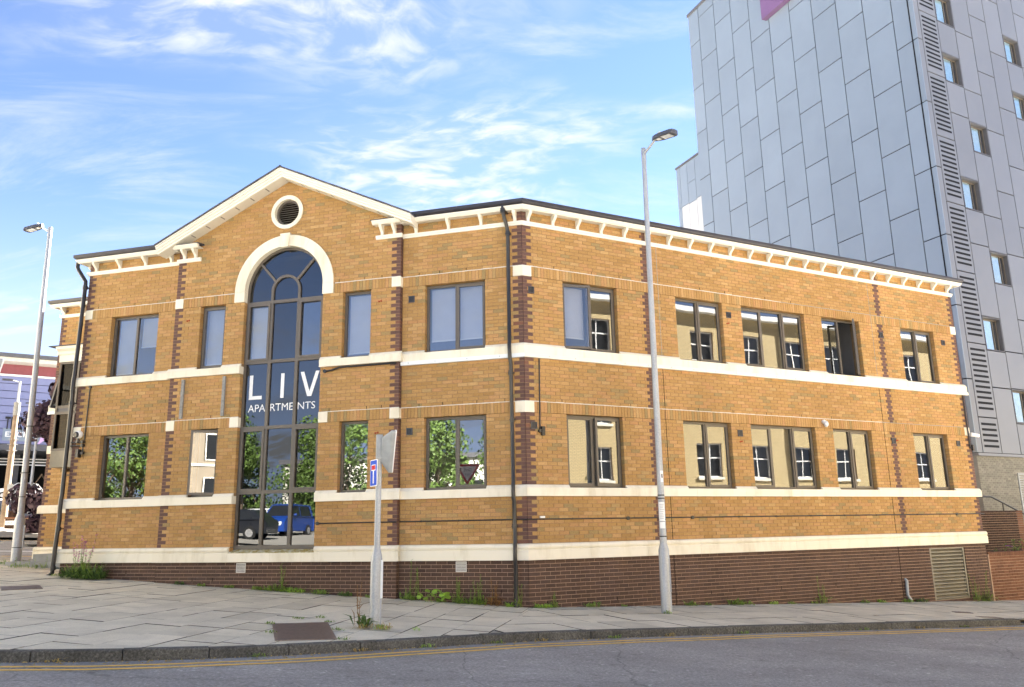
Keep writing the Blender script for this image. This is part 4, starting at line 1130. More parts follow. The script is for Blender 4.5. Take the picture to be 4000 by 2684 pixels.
# oriel bay on the side wing
def oriel():
    u0, u1 = -14.05, -12.2; d1 = .62
    M = MB(); O = None
    prof = [(0, 5.02), (d1 + .02, 5.02), (d1 + .03, 5.20), (d1 + .07, 5.24), (d1 + .09, 5.30), (d1 + .17, 5.36), (d1 + .19, 5.43), (0, 5.43)]
    O = MB().prism(FW, prof, u0 - .02, u1).build('oriel_crown', 'cream_paint', BLD)
    MB().prism(FW, [(0, 5.436), (d1 + .22, 5.436), (d1 + .22, 5.46), (0, 5.66)], u0 - .24, u1).build('oriel_roof', 'slate', BLD)
    sb = MB(); sb.prism(FW, [(0, 5.21), (d1 - .25, 5.21), (d1 - .25, 5.43), (0, 5.43)], u0 - .16, u0 - .021); sb.build('oriel_crown_return', 'cream_paint', BLD)
    z0, z1 = 2.55, 5.02
    F = MB(); frame_mb(F, FW, u0, u1, z0, z1, d1 - .07, d1, .06); F.box(FW, u0 + .06, u1 - .06, d1 - .07, d1, 3.55, 3.62); F.box(FW, u0 + .06, u1 - .06, d1 - .07, d1, 3.72, 3.79); F.box(FW, u0 + .62, u0 + .68, d1 - .07, d1, z0 + .06, z1 - .06)
    Fs = Face(FW.p(u0, 0, 0), FW.n, -FW.e)
    frame_mb(F, Fs, 0, d1 - .07, z0, z1, -.07, 0, .06); F.box(Fs, .06, d1 - .07, -.07, 0, 3.62, 3.72)
    W = F.build('oriel_window', 'bronze_frame', BLD)
    for a, b in ((z0 + .06, 3.55), (3.79, z1 - .06)):
        for x0, x1 in ((u0 + .06, u0 + .62), (u0 + .68, u1 - .06)): MB().quad(FW.p(x0, d1 - .03, a), FW.p(x1, d1 - .03, a), FW.p(x1, d1 - .03, b), FW.p(x0, d1 - .03, b)).build('pane', 'glass_dark', W)
    MB().box(FW, u0 + .06, u1 - .06, d1 - .05, d1 - .02, 3.62, 3.72).build('spandrel_panel', 'clad_reveal', W)
    MB().box(FW, u0, u1, 0, d1 - .01, 2.10, z0 - .002).build('oriel_apron', 'olive_louvre', BLD)
    # tilted open sash on the flank
    T = MB(); tf = Fs
    a = rad(14)
    def tp(u, z, o): dz = 4.98 - z; return tf.p(u, math.sin(a) * dz + o, 4.98 - dz * math.cos(a))
    for (p, q) in (((.02, 3.75), (.08, 4.98)), ((.44, 3.75), (.50, 4.98)), ((.08, 3.75), (.44, 3.81)), ((.08, 4.92), (.44, 4.98))):
        T.add([tp(p[0], p[1], 0), tp(q[0], p[1], 0), tp(q[0], q[1], 0), tp(p[0], q[1], 0), tp(p[0], p[1], .05), tp(q[0], p[1], .05), tp(q[0], q[1], .05), tp(p[0], q[1], .05)], [(0, 1, 2, 3), (7, 6, 5, 4), (0, 4, 5, 1), (1, 5, 6, 2), (2, 6, 7, 3), (3, 7, 4, 0)])
    T.build('casement', 'lamp_dark', W)
    MB().quad(tp(.08, 3.81, .025), tp(.44, 3.81, .025), tp(.44, 4.92, .025), tp(.08, 4.92, .025)).build('pane', 'glass_dark', W)
    MB().box(FW, u0, u1, -.28, -.2, 2.0, 5.0).build('oriel_backing', 'dark_void', BLD)
    pipe(FW, [(u0 - .10, .03, 2.55), (u0 - .10, .03, 1.93), (u0 + .5, .10, 1.93)], .018, 'conduit')
    # entrance steps in the recess
    for i, (a, b, d0, z, h) in enumerate(((-14.2, -11.3, 1.15, -.50, .17), (-13.7, -11.3, .80, -.33, .17), (-13.1, -11.3, .45, -.16, .17))):
        MB().box(FW, a, b, -.05, d0 + .35, z - .3, z + h - .17 + .17).build('stone_step', 'grey_stone_step', BLD)
oriel()
def security_camera(F, u, d, z, face, label):
    root = empty('security_camera', F.p(u, 0, z - .1), label, 'camera')
    MB().tube([F.p(u, d, z - .17), F.p(u, d, z - .09)], .028, 10).build('mount', 'black_plastic', root)
    MB().ball(F.p(u, d, z), .095, 16, 10).build('housing', 'white_paint', root, smooth=True)
    c = F.p(u, d, z); v = Vector(face).normalized()
    MB().tube([c + v * .03, c + v * .085, c + v * .105], [.07, .072, .055], 14).build('lens', 'black_plastic', root, smooth=True)
security_camera(FL, -10.70, .17, 2.58, (-.35, -1, -.15), 'white ball security camera on black conduit at the far corner near the oriel')
cr = empty('security_camera', FR.p(S_RE, 0, 2.5), 'white bullet security camera fixed to the building corner by the tower', 'camera')
MB().tube([FR.p(S_RE - .06, .06, 2.58), FR.p(S_RE + .14, .12, 2.55)], .055, 10).build('housing', 'white_paint', cr, smooth=True)
MB().ball(FR.p(S_RE + .15, .122, 2.548), .055, 10, 6).build('lens', 'white_paint', cr, smooth=True)
MB().box(FR, S_RE - .05, S_RE + .02, .03, .07, 2.14, 2.30).build('mount', 'black_plastic', cr)

# ------------------------------------------------------------------ the hotel tower
TW = empty('hotel_tower', (16.02, 12.64, gz(16, 12.6)), 'tall tower clad in staggered blue-grey metal panels, sky reflection tinted into the left face', 'building')
TO = Vector((16.02, 12.64, 0)); td = Vector((-.39634, .9181, 0))
TL = Face(TO + td * 14.45, -td)            # left face: u 0 (far) .. 14.45 (corner)
te = Vector((math.cos(rad(29.5)), math.sin(rad(29.5)), 0))
TR = Face(TO, te)
TZ0, TZ1 = 2.6, 29.3; PH = 2.75; PZ = 19.01
def tower():
    core = MB()
    A, B = TO, TO + td * 14.45; Cc = B + te * 26; Dd = A + te * 26
    inn = lambda p, x, y: p + te * x + td * y
    q = [inn(A, .2, .2), inn(B, .2, -.2), inn(Cc, -.2, -.2), inn(Dd, -.2, .2)]
    core.add([(p.x, p.y, -4) for p in q] + [(p.x, p.y, TZ1 - .1) for p in q], [(3, 2, 1, 0), (4, 5, 6, 7)] + [(i, i + 4, (i + 1) % 4 + 4, (i + 1) % 4) for i in range(4)])
    core.build('core', 'clad_joint', TW)
    MB().box(TL, 0, 14.20, -.19, -.035, TZ0 + .02, TZ1 - .05).build('cladding_rail', 'clad_joint', TW)
    MB().box(TR, .0, 26, -.24, -.20, TZ0 + .02, TZ1 - .05).build('cladding_rail', 'clad_joint', TW)
    cols = [14.45 - x for x in (0, .99, 2.39, 3.79, 5.19, 6.59, 7.99, 9.38, 10.76, 12.13, 13.50, 14.45)]
    g = .021
    def panel(F, u0, u1, z0, z1, mat, th=.035):
        z0, z1 = max(z0, TZ0), min(z1, TZ1)
        if z1 - z0 < .05: return
        MB().box(F, u0 + g, u1 - g, -th, 0, z0 + g, z1 - g).build('panel', mat, TW)
    for i in range(len(cols) - 1):
        u1, u0 = cols[i], cols[i + 1]; sh = 0 if i % 2 == 0 else PH / 2
        k = -5
        while True:
            zt = PZ + sh - k * PH; zb = zt - PH; k += 1
            if zt < 2.7: break
            if zb > TZ1: continue
            panel(TL, u0, u1 + (g if i == 0 else 0), zb, zt, 'clad_blue')
    MB().box(TL, -.05, 14.5, -.3, .05, TZ1 - .02, TZ1 + .16).build('parapet', 'clad_reveal', TW)
    MB().box(TR, .05, 26, -.3, .05, TZ1 - .02, TZ1 + .16).build('parapet', 'clad_reveal', TW)
    # right face
    def rpanel(u0, u1, z0, z1): panel(TR, u0, u1, z0, z1, 'clad_grey', .04)
    us = [.0, .34, 1.50, 2.70, 3.90, 5.10, 6.30, 7.5, 8.7, 9.9, 11.1]
    kz = lambda k: PZ - k * PH
    k = -4
    for k in range(-4, 7):
        rpanel(us[0], us[1], kz(k + 1), kz(k))
        zt, zb = kz(k - .5), kz(k + .5); zb = max(zb, TZ0); zt = min(zt, TZ1)
        if zt - zb < .3: continue
        M = MB(); p = None
        # ventilated panel: solid sheet with proud rim and dark slots
        MB().box(TR, us[1] + g, us[2] - g, -.04, 0, zb + g, zt - g).build('panel', 'clad_grey', TW)
        n = 12; z = zt - .22
        for j in range(n):
            zz = zt - .20 - j * .198
            if zz - .09 < zb + .15: break
            MB().box(TR, us[1] + .13, us[2] - .13, -.03, .003, zz - .085, zz).build('vent_slot', 'clad_joint', TW)
    def rwin(u0, u1, zt, zb):
        M = MB(); frame_mb(M, TR, u0 + .02, u1 - .02, zb + .01, zt - .01, -.22, .004, .035); W = M.build('window', 'clad_reveal', TW)
        M = MB(); frame_mb(M, TR, u0 + .055, u1 - .055, zb + .05, zt - .05, -.21, -.15, .05); M.box(TR, u1 - .34, u1 - .30, -.20, -.15, zb + .10, zt - .10); M.build('window_frame', 'bronze_frame', W)
        MB().quad(TR.p(u0 + .1, -.18, zb + .1), TR.p(u1 - .1, -.18, zb + .1), TR.p(u1 - .1, -.18, zt - .1), TR.p(u0 + .1, -.18, zt - .1)).build('pane', 'glass_pale', W)
        M = MB(); n = 14
        for j in range(n + 1):
            x = u0 + .1 + (u1 - u0 - .38) * j / n
            for z in (zb + .08, zt - .08): M.v.append(TR.p(x, -.192 - .004 * (j % 2), z))
        M.f = [(2 * j, 2 * j + 2, 2 * j + 3, 2 * j + 1) for j in range(n)]
        M.build('curtain', 'curtain', W)
    wins = {2: [-.93, .06, 2.05, 4.10], 3: [-2.9, 1.09, 3.10, 5.08], 6: [-2.7, -.76, .24, 2.2, 4.2], 5: [-3.4], 4: [-1.9]}
    base = {2: [-3.9, -2.45, -1.45, -.95, .535, 1.04, 2.04, 2.53, 3.04, 4.09, 4.57, 5.08], 3: [-3.4, -2.4, -1.4, -.42, .55, 1.08, 1.56, 2.54, 3.09, 3.57, 4.55, 5.07, 5.55], 4: [-3.8, -2.8, -1.82, -.84, .13, 1.11, 2.09, 3.07, 4.05, 5.03], 5: [-3.3, -2.3, -1.31, -.33, .63, 1.6, 2.58, 3.55, 4.5], 6: [-2.2, -1.75, -.27, .23, .70, 1.7, 2.19, 2.67, 3.7, 4.19, 4.67]}
    for c in range(2, 10):
        u0, u1 = us[c], us[c + 1]
        ws = [(kz(k), kz(k + .475)) for k in wins.get(c, [])]
        js = sorted([kz(k) for k in base.get(c, [-3.8 + (c % 2) * .5 + i for i in range(9)])] + [x for w in ws for x in w] + [TZ1, TZ0], reverse=True)
        js2 = [js[0]]
        for z in js[1:]:
            if js2[-1] - z > .1: js2.append(z)
        js2[-1] = TZ0
        for a, b in zip(js2[:-1], js2[1:]):
            if any(abs(a - w[0]) < .12 and abs(b - w[1]) < .12 for w in ws): rwin(u0, u1, a, b)
            elif any(w[0] > (a + b) / 2 > w[1] for w in ws): rwin(u0, u1, a, b)
            else: rpanel(u0, u1, b, a)
    MB().box(TR, 11.1, 26, -.04, 0, TZ0, TZ1).build('panel', 'clad_grey', TW)
    MB().box(TR, -.02, 26, -.22, .04, TZ0 - .10, TZ0 - .004).build('soffit_trim', 'clad_grey', TW)
    MB().box(TL, 0, 14.43, -.22, .0, TZ0 - .10, TZ0 - .004).build('soffit_trim', 'clad_joint', TW)
    # lower block behind
    lo = MB(); q0, q1 = TO + td * 14.5 + te * .3, TO + td * 17.0 + te * .3
    FLo = Face(q1, -td)
    lo.box(FLo, .04, 2.6, -8, -.04, -2, 20.75); lo.build('rear_block', 'clad_joint', TW)
    for c, (a, b) in enumerate(((.0, .35), (.35, 1.05), (1.05, 1.80), (1.80, 2.5))):
        k = 0; zt = 20.80 - (.0 if c % 2 == 0 else 0)
        zs = [20.8, 19.5 if c == 2 else 18.3, 18.25 if c == 2 else 17.2, 16.2, 14.0, 11.3, 8.6, 6.0, 3]
        if c in (1, 3): zs = [20.8, 18.3, 16.7 if c == 1 else 15.2, 12.5, 9.8, 7, 4]
        for z1_, z0_ in zip(zs[:-1], zs[1:]):
            mat = 'clad_white' if (c >= 1 and z1_ < 18.4) else 'clad_blue'
            MB().box(FLo, a + .012, b - .012, -.04, 0, z0_ + .012, z1_ - .012).build('panel', mat, TW)
    MB().box(FLo, -.04, 2.52, -.3, .04, 20.8, 20.92).build('parapet', 'clad_reveal', TW)
    # purple fascia sign
    S = MB().box(TL, 14.45 - 8.15, 14.45 - 2.2, .02, .30, 25.0, 28.2).build('purple_fascia', 'purple_sign', TW)
    # grey brick podium
    z0 = -2.6; M = MB(); M.box(TR, -.0, 14, -.3, -.06, z0, TZ0 - .1); P = M.build('podium', 'mortar_grey', TW)
    rest = MB(); n = 0; shared = {}
    for k in range(int((TZ0 - .1 - z0) / CO)):
        za = z0 + k * CO; x = .0 - (k % 2) * .1125
        while x < 7:
            a, b = max(x, 0) + .005, x + .22
            if 2.3 < (a + b) / 2 < 3.95 and .05 < za < 1.95: x += .225; continue
            if n < 298 and za > -.3 and x < 4.6 and b - a > .15:
                key = round(b - a, 3)
                if key not in shared: shared[key] = MB().box(Face((0, 0, 0), (1, 0, 0)), 0, key, -.05, 0, 0, .065).mesh('brick', 'brick_grey')
                o = bpy.data.objects.new('brick', shared[key]); COL.objects.link(o); o.location = TR.p(a, -.05, za + .005); o.rotation_euler = (0, 0, TR.ang()); par(o, P); n += 1
            else: rest.box(TR, a, b, -.10, -.05, za + .005, za + .07)
            x += .225
    rest.build('brick', 'brick_grey', TW, kind='stuff')
    M = MB(); frame_mb(M, TR, 2.32, 3.93, .05, 1.93, -.08, -.02, .07); V = M.build('podium_louvre', 'sign_grey', TW)
    MB().box(TR, 2.3, 3.95, -.20, -.10, .03, 1.95).build('louvre_backing', 'dark_void', V)
    MB().box(TR, 2.2, 4.05, -.06, .02, -.03, .048).build('louvre_sill', 'sign_grey', V)
    for k in range(20):
        z = .13 + k * .086; MB().prism(TR, [(-.09, z + .07), (-.085, z + .075), (-.03, z + .02), (-.035, z)], 2.39, 3.86).build('louvre_slat', 'sign_grey', V)
tower()

# ------------------------------------------------------------------ street furniture
WF = Face((0, 0, 0), (1, 0, 0))
def face_at(x, y, nx, ny):
    """a facade frame at (x, y) whose outward normal is (nx, ny)"""
    n = Vector((nx, ny, 0)).normalized(); return Face((x, y, 0), (-n.y, n.x, 0))
def lamp_post(x, y, h, arm, label, lean=(0, 0), r0=.105, sh=1.15, stickers=True, group=None):
    z = gz(x, y); o = empty('lamp_post', (x, y, z), label, 'lamp post', group)
    P = lambda t, dx=0, dy=0: (x + lean[0] * t / h + dx, y + lean[1] * t / h + dy, z + t)
    MB().tube([P(-.3), P(sh), P(sh + .10), P(sh + .14)], [r0, r0 * .98, r0 * .72, r0 * .64], 20).build('base_shaft', 'galvanised', o, smooth=True)
    MB().tube([P(sh + .10), P(h * .62), P(h * .62 + .02), P(h)], [r0 * .64, r0 * .56, r0 * .56, r0 * .44], 18).build('column', 'galvanised', o, smooth=True)
    MB().tube([P(h - .30), P(h - .02), P(h + .02)], [r0 * .50, r0 * .50, r0 * .44], 16).build('column_cap', 'galvanised', o, smooth=True)
    a = Vector((arm[0], arm[1], 0)).normalized(); T = Vector(P(h))
    MB().tube([T + Vector((0, 0, -.12)), T + a * .16 + Vector((0, 0, -.03)), T + a * .34 + Vector((0, 0, .08))], [.028, .026, .024], 8).build('bracket_arm', 'galvanised', o, smooth=True)
    # flat LED lantern
    c = T + a * .30 + Vector((0, 0, .075)); s = Vector((-a.y, a.x, 0)); u = Vector((0, 0, 1)); up = (a * .13 + u).normalized(); fw = (a - up * a.dot(up)).normalized()
    out = [(-.02, .035), (.06, .085), (.20, .125), (.52, .13), (.58, .10), (.60, .0)]
    pts = [(q, w) for q, w in out] + [(q, -w) for q, w in out[-2::-1]]
    M = MB(); n = len(pts)
    M.add([c + fw * q + s * w + up * .0 for q, w in pts] + [c + fw * q + s * w * .86 + up * .085 for q, w in pts], [tuple(range(n)), tuple(range(2 * n - 1, n - 1, -1))] + [((i + 1) % n, i, i + n, (i + 1) % n + n) for i in range(n)])
    Ln = M.build('lantern', 'lamp_dark', o)
    M = MB(); M.add([c + fw * q + s * w - up * .006 for q, w in ((.26, .085), (.50, .085), (.50, -.085), (.26, -.085))], [(0, 1, 2, 3)]); M.build('lantern_lens', 'lens_white', Ln)
    M = MB(); M.add([c + fw * q + s * w - up * .005 for q, w in ((.09, .05), (.20, .05), (.20, -.05), (.09, -.05))], [(0, 1, 2, 3)]); M.build('lantern_label', 'white_paint', Ln)
    MB().tube([c + fw * .15 + up * .08, c + fw * .15 + up * .155], .03, 8).build('photocell', 'lens_white', Ln)
    # inspection door
    d = Vector((CP.x - x, CP.y - y, 0)).normalized(); t = Vector((-d.y, d.x, 0)); dn = (t * 1.0 + d * .12).normalized()
    F = face_at(x + dn.x * r0 * .92, y + dn.y * r0 * .92, dn.x, dn.y)
    MB().box(F, -.05, .05, -.03, .012, z + .38, z + 1.0).build('access_door', 'galvanised', o)
    return o, P, r0
def band(o, P, t, r, h, mat, name='strap'):
    MB().tube([P(t), P(t + h)], r, 16).build(name, mat, o, smooth=True)
lp, P, r0 = lamp_post(2.60, .03, 9.52, (NR.x + .25, NR.y), 'grey steel lamp post with paper notices strapped on, beside the street facade', lean=(.06, 0))
for t in (2.12, 2.18, 1.72, 1.40): band(lp, P, t, .068, .022, 'sign_black')
def sticker(P, t0, t1, w, r, mat, o, name, tw=0.0):
    c = P((t0 + t1) / 2); d = Vector((CP.x - c[0], CP.y - c[1], 0)).normalized(); M = MB(); n = 6
    for i in range(n + 1):
        a = tw + (i / n - .5) * w / r; v = Vector((d.x * math.cos(a) - d.y * math.sin(a), d.x * math.sin(a) + d.y * math.cos(a), 0)) * r
        for t in (t0, t1): q = P(t); M.v.append((q[0] + v.x, q[1] + v.y, q[2]))
    M.f = [(2 * i, 2 * i + 2, 2 * i + 3, 2 * i + 1) for i in range(n)]
    return M.build(name, mat, o, smooth=True)
sticker(P, 1.70, 2.06, .125, .0715, 'sign_white', lp, 'paper_notice'); sticker(P, 1.56, 1.68, .11, .0720, 'sign_white', lp, 'paper_notice')
sticker(P, 2.44, 2.66, .06, .0705, 'sign_white', lp, 'number_plate', .55)
def small_print():
    c = Vector(P(1.88)); d = Vector((CP.x - c.x, CP.y - c.y, 0)).normalized(); F = face_at(c.x + d.x * .0735, c.y + d.y * .0735, d.x, d.y)
    for i in range(9):
        MB().box(F, -.040, .030 + .008 * (i % 3), -.004, .0006, P(1.74 + i * .034)[2], P(1.74 + i * .034)[2] + .008).build('print_line', 'sign_grey', lp)
    d2 = Vector((d.x * math.cos(.55) - d.y * math.sin(.55), d.x * math.sin(.55) + d.y * math.cos(.55), 0)); c = Vector(P(2.55)); F = face_at(c.x + d2.x * .0735, c.y + d2.y * .0735, d2.x, d2.y)
    text_mb(F, '1', -.012, .012, P(2.52)[2], P(2.60)[2], .0).build('numeral', 'sign_black', lp)
small_print()
lp2, P2, r2 = lamp_post(-13.31, 5.67, 9.34, (-FL.e.x, -FL.e.y), 'grey steel lamp post with black straps in front of the side wing', lean=(-.18, .1), r0=.125)
for t in (.42, 1.72, 2.35, 3.6): band(lp2, P2, t, .108 if t > 1.3 else .127, .018, 'sign_black')

# sign post with give-way box seen from behind and a no-through-road plate
def inv_triangle(M, F, c, z0, w, h, d0, d1, rr=.05, inset=0):
    """inverted triangle with rounded corners"""
    A = [(-w / 2, h), (w / 2, h), (0, 0)]; pts = []
    cen = (0, h * 2 / 3)
    for i in range(3):
        p, a, b = A[i], A[i - 1], A[(i + 1) % 3]
        va = Vector((a[0] - p[0], a[1] - p[1])).normalized(); vb = Vector((b[0] - p[0], b[1] - p[1])).normalized()
        for t in (0, .25, .5, .75, 1):
            q0 = Vector(p) + va * rr * (1 - t) * 1.6; q1 = Vector(p) + vb * rr * t * 1.6
            q = q0 * (1 - t) + (Vector(p) * .35 + (q0 + q1) * .325) * (t * 0) + q1 * t if False else (Vector(p) + va * rr * 1.6) * (1 - t) ** 2 + Vector(p) * 2 * t * (1 - t) + (Vector(p) + vb * rr * 1.6) * t ** 2
            pts.append((q.x, q.y))
    if inset: pts = [(cen[0] + (x - cen[0]) * (1 - inset), cen[1] + (y - cen[1]) * (1 - inset)) for x, y in pts]
    pts = [(c + x, z0 + y) for x, y in pts]
    if M is not None: M.poly(F, pts, d0, d1)
    return pts
def give_way(parent, F, c, z0, w=.75, h=.65):
    M = MB(); a = inv_triangle(None, F, c, z0, w, h, 0, 0); b = inv_triangle(None, F, c, z0, w, h, 0, 0, inset=.42); n = len(a)
    M.add([F.p(u, .0, z) for u, z in a] + [F.p(u, -.05, z) for u, z in a] + [F.p(u, -.17, z) for u, z in b], [tuple(range(n)), tuple(range(3 * n - 1, 2 * n - 1, -1))] + [((i + 1) % n, i, i + n, (i + 1) % n + n) for i in range(n)] + [((i + 1) % n + n, i + n, i + 2 * n, (i + 1) % n + 2 * n) for i in range(n)])
    S = M.build('sign_box', 'sign_grey', parent)
    M = MB(); inv_triangle(M, F, c, z0, w * 1.01, h * 1.01, .0005, .016); M.build('sign_rim', 'sign_white', S)
    M = MB(); inv_triangle(M, F, c, z0, w, h, .0165, .019, inset=.04); M.build('red_border', 'sign_red', S)
    M = MB(); inv_triangle(M, F, c, z0, w, h, .0195, .021, inset=.30); M.build('white_field', 'sign_white', S)
    text_mb(F, 'GIVE', c - .125, c + .125, z0 + h * .66, z0 + h * .80, .0225).build('lettering', 'sign_black', S)
    text_mb(F, 'WAY', c - .085, c + .085, z0 + h * .46, z0 + h * .58, .0225).build('lettering', 'sign_black', S)
    return S
def sign_post():
    x, y = -2.287, -3.661; z = gz(x, y); o = empty('road_sign_post', (x, y, z), 'grey sign post with blue no-through-road plate and back of a give-way box', 'road sign')
    Q = lambda t: (x + .004 * t, y, z + t)
    MB().tube([Q(-.2), Q(.93), Q(1.02), Q(1.12), Q(1.16)], [.088, .087, .080, .052, .048], 20).build('base_shaft', 'galvanised', o, smooth=True)
    MB().tube([Q(1.10), Q(2.66)], [.046, .044], 16).build('post', 'galvanised', o, smooth=True)
    MB().tube([Q(2.66), Q(2.68)], [.046, .03], 12).build('post_cap', 'sign_grey', o)
    F = face_at(x + .088 * .95, y - .088 * .25, .95, -.25); MB().box(F, -.03, .03, -.02, .010, z + .42, z + .96).build('access_door', 'white_metal', o)
    # blue plate
    FB = face_at(x - .055, y - .03, -.86, -.50); zb = .945
    def rrect(w, h, r, z0):
        pts = []
        for cx, cz, a0 in ((w / 2 - r, z0 + h - r, 0), (-w / 2 + r, z0 + h - r, 90), (-w / 2 + r, z0 + r, 180), (w / 2 - r, z0 + r, 270)):
            pts += [(cx + r * math.cos(rad(a0 + k * 30)), cz + r * math.sin(rad(a0 + k * 30))) for k in range(4)]
        return pts
    M = MB(); M.poly(FB, rrect(.295, .40, .025, zb), 0, .010); B = M.build('no_through_road_plate', 'sign_white', o)
    M = MB(); M.poly(FB, rrect(.270, .375, .018, zb + .0125), .0105, .0120); M.build('blue_field', 'sign_blue', B)
    MB().box(FB, -.020, .020, .0125, .0135, zb + .045, zb + .245).build('white_bar', 'sign_white', B)
    MB().box(FB, -.085, .085, .0125, .0133, zb + .235, zb + .325).build('white_bar', 'sign_white', B)
    MB().box(FB, -.073, .073, .0138, .0150, zb + .247, zb + .313).build('red_bar', 'sign_red', B)
    M = MB()
    for t in (1.11, 1.28): M.tube([(x, y, t - .012), (x, y, t + .012)], .052, 12)
    M.build('plate_clip', 'sign_grey', o, kind='stuff')
    # give-way box: the face looks away to the right
    FG = face_at(x + .20, y + .03, .955, .295); S = give_way(o, FG, .0, 1.115, .74, .645)
    M = MB(); M.box(FG, -.05, .05, -.24, -.15, 1.36, 1.72); M.build('sign_bracket', 'sign_grey', S)
    for zz in (1.44, 1.62): MB().tube([FG.p(-.03, -.19, zz), FG.p(-.03, -.16, zz + .03)], .02, 8).build('clamp_bolt', 'sign_grey', S)
sign_post()
def second_give_way():
    x, y = -6.30, -7.05; z = gz(x, y); o = empty('give_way_sign', (x, y, z), 'give way sign on a grey post, reflected in the ground-floor window beside the corner', 'road sign')
    MB().tube([(x, y, z - .2), (x, y, z + 3.0)], .045, 14).build('post', 'galvanised', o, smooth=True)
    give_way(o, face_at(x + .07, y + .09, .567, .822), 0, 1.58, .78, .68)
second_give_way()

# covers let into the paving
def flat_quad(name, pts, mat, lift, label, cat, ribs=None, group=None):
    M = MB(); P = [Vector(p) for p in pts]
    M.add([(p.x, p.y, gz(p.x, p.y) + lift) for p in P] + [(p.x, p.y, gz(p.x, p.y) - .03) for p in P], [(0, 1, 2, 3)] + [((i + 1) % 4, i, i + 4, (i + 1) % 4 + 4) for i in range(4)])
    M.f[0] = M.f[0][::-1] if (P[1] - P[0]).cross(P[2] - P[1]) < 0 else M.f[0]
    o = M.build(name, mat); tag(o, label, cat, group)
    if ribs:
        nx, ny = ribs; R_ = MB(); c = sum(P, Vector((0, 0))) / 4
        bl = lambda s, t: (P[0] * (1 - s) + P[1] * s) * (1 - t) + (P[3] * (1 - s) + P[2] * s) * t
        for i in range(nx):
            for k in range(ny):
                s0, s1 = .05 + .9 * (i + .12) / nx, .05 + .9 * (i + .88) / nx; t0, t1 = .06 + .88 * (k + .12) / ny, .06 + .88 * (k + .88) / ny
                q = [bl(s0, t0), bl(s1, t0), bl(s1, t1), bl(s0, t1)]
                R_.add([(v.x, v.y, gz(v.x, v.y) + lift + .005) for v in q], [(0, 1, 2, 3)])
        r = R_.build('tread_pattern', mat, o, kind='stuff')
    return o
flat_quad('inspection_cover', [(-3.80, -3.63), (-3.30, -5.17), (-2.58, -4.84), (-3.08, -3.22)][::-1], 'iron_cover', .008, 'large brown iron inspection cover in the paving beside the road sign post', 'cover', (26, 12))
flat_quad('drain_cover', [(-10.13, .03), (-9.71, -.60), (-9.27, -.03), (-9.69, .58)], 'iron_cover', .008, 'ribbed iron drain cover in the paving in front of the gabled facade', 'cover', (2, 14))
flat_quad('drain_cover', [(9.30, 2.66), (9.27, 2.42), (9.62, 2.36), (9.68, 2.62)][::-1], 'iron_cover', .008, 'small iron cover in the paving by the louvred plant-room door', 'cover', (6, 4))
flat_quad('drain_cover', [(9.30, 1.72), (9.36, 1.55), (9.80, 1.56), (9.74, 1.74)][::-1], 'iron_cover', .008, 'small iron cover in the paving close to the kerb end', 'cover', (8, 3))

# ------------------------------------------------------------------ walls and rail by the tower
def low_wall():
    o = empty('garden_wall', FR.p(S_RE + .3, 0, gz(12.6, 6.4)), 'low red brick garden wall continuing from the building to the right', 'wall')
    z0, z1 = -2.5, -.555; a, b = S_RE + .06, S_RE + 4.6
    M = MB(); M.box(FR, a, b, -.28, -.012, z0, z1 - .11); base = M.build('wall_core', 'mortar_plinth', o)
    k = 0; z = z1 - .11 - CO
    while z > z0:
        x = a - (k % 2) * .1125
        while x < b:
            u0, u1 = max(x, a) + .005, min(x + .225, b) - .005
            if u1 - u0 > .03: MB().box(FR, u0, u1, -.11, -.006 + random.uniform(-.002, .002), z + .005, z + .07).build('brick', 'brick_red', base)
            x += .225
        z -= CO; k += 1
    x = a
    while x < b - .07:
        MB().box(FR, x + .004, x + .071, -.26, -.002, z1 - .108, z1).build('coping_brick', 'brick_red', base); x += .075
    MB().box(FR, a - .03, a + .01, -.05, .004, z0, z1 - .05).build('joint_strip', 'mortar_plinth', o)
low_wall()
def stair_wall():
    FB = Face(FR.p(0, -2.6, 0), FR.e); o = empty('stair_wall', FB.p(18.2, 0, -1.9), 'brick stair wall, side coloured as shaded and end as lit, behind the low red garden wall', 'wall')
    z1 = .575; a, b = 16.9, 19.50
    M = MB(); M.box(FB, a, b, -.3, -.01, -2.6, z1 - .05); base = M.build('wall_core', 'mortar_plinth', o)
    k = 0; z = z1 - CO
    while z > -1.3:
        x = a - (k % 2) * .1125
        while x < b:
            u0, u1 = max(x, a) + .005, min(x + .225, b) - .005
            if u1 - u0 > .03: MB().box(FB, u0, u1, -.1, 0, z + .005, z + .07).build('brick', 'brick_dark_and_shade', base)
            x += .225
        # lit end facing the stairs: light put in as lighter brick
        MB().box(FB, b + .0, b + .34, -.32, -.02 - .002 * (k % 2), z + .005, z + .07).build('lit_end_brick', 'brick_red', base)
        z -= CO; k += 1
    r = empty('handrail', FB.p(18.2, -.4, z1), 'black tubular handrail sloping down beside the grey brick podium', 'handrail')
    pts = [FB.p(16.2, -.4, 1.036), FB.p(18.86, -.4, 1.036), FB.p(19.0, -.4, 1.0), FB.p(20.54, -.4, .46), FB.p(22.4, -.4, -.2)]
    MB().tube(pts, .028, 10).build('rail', 'black_plastic', r, smooth=True)
    for u, zt in ((17.4, 1.03), (19.47, .83), (20.9, .33)): MB().tube([FB.p(u, -.4, -1.6), FB.p(u, -.4, zt)], .022, 8).build('post', 'black_plastic', r)
stair_wall()

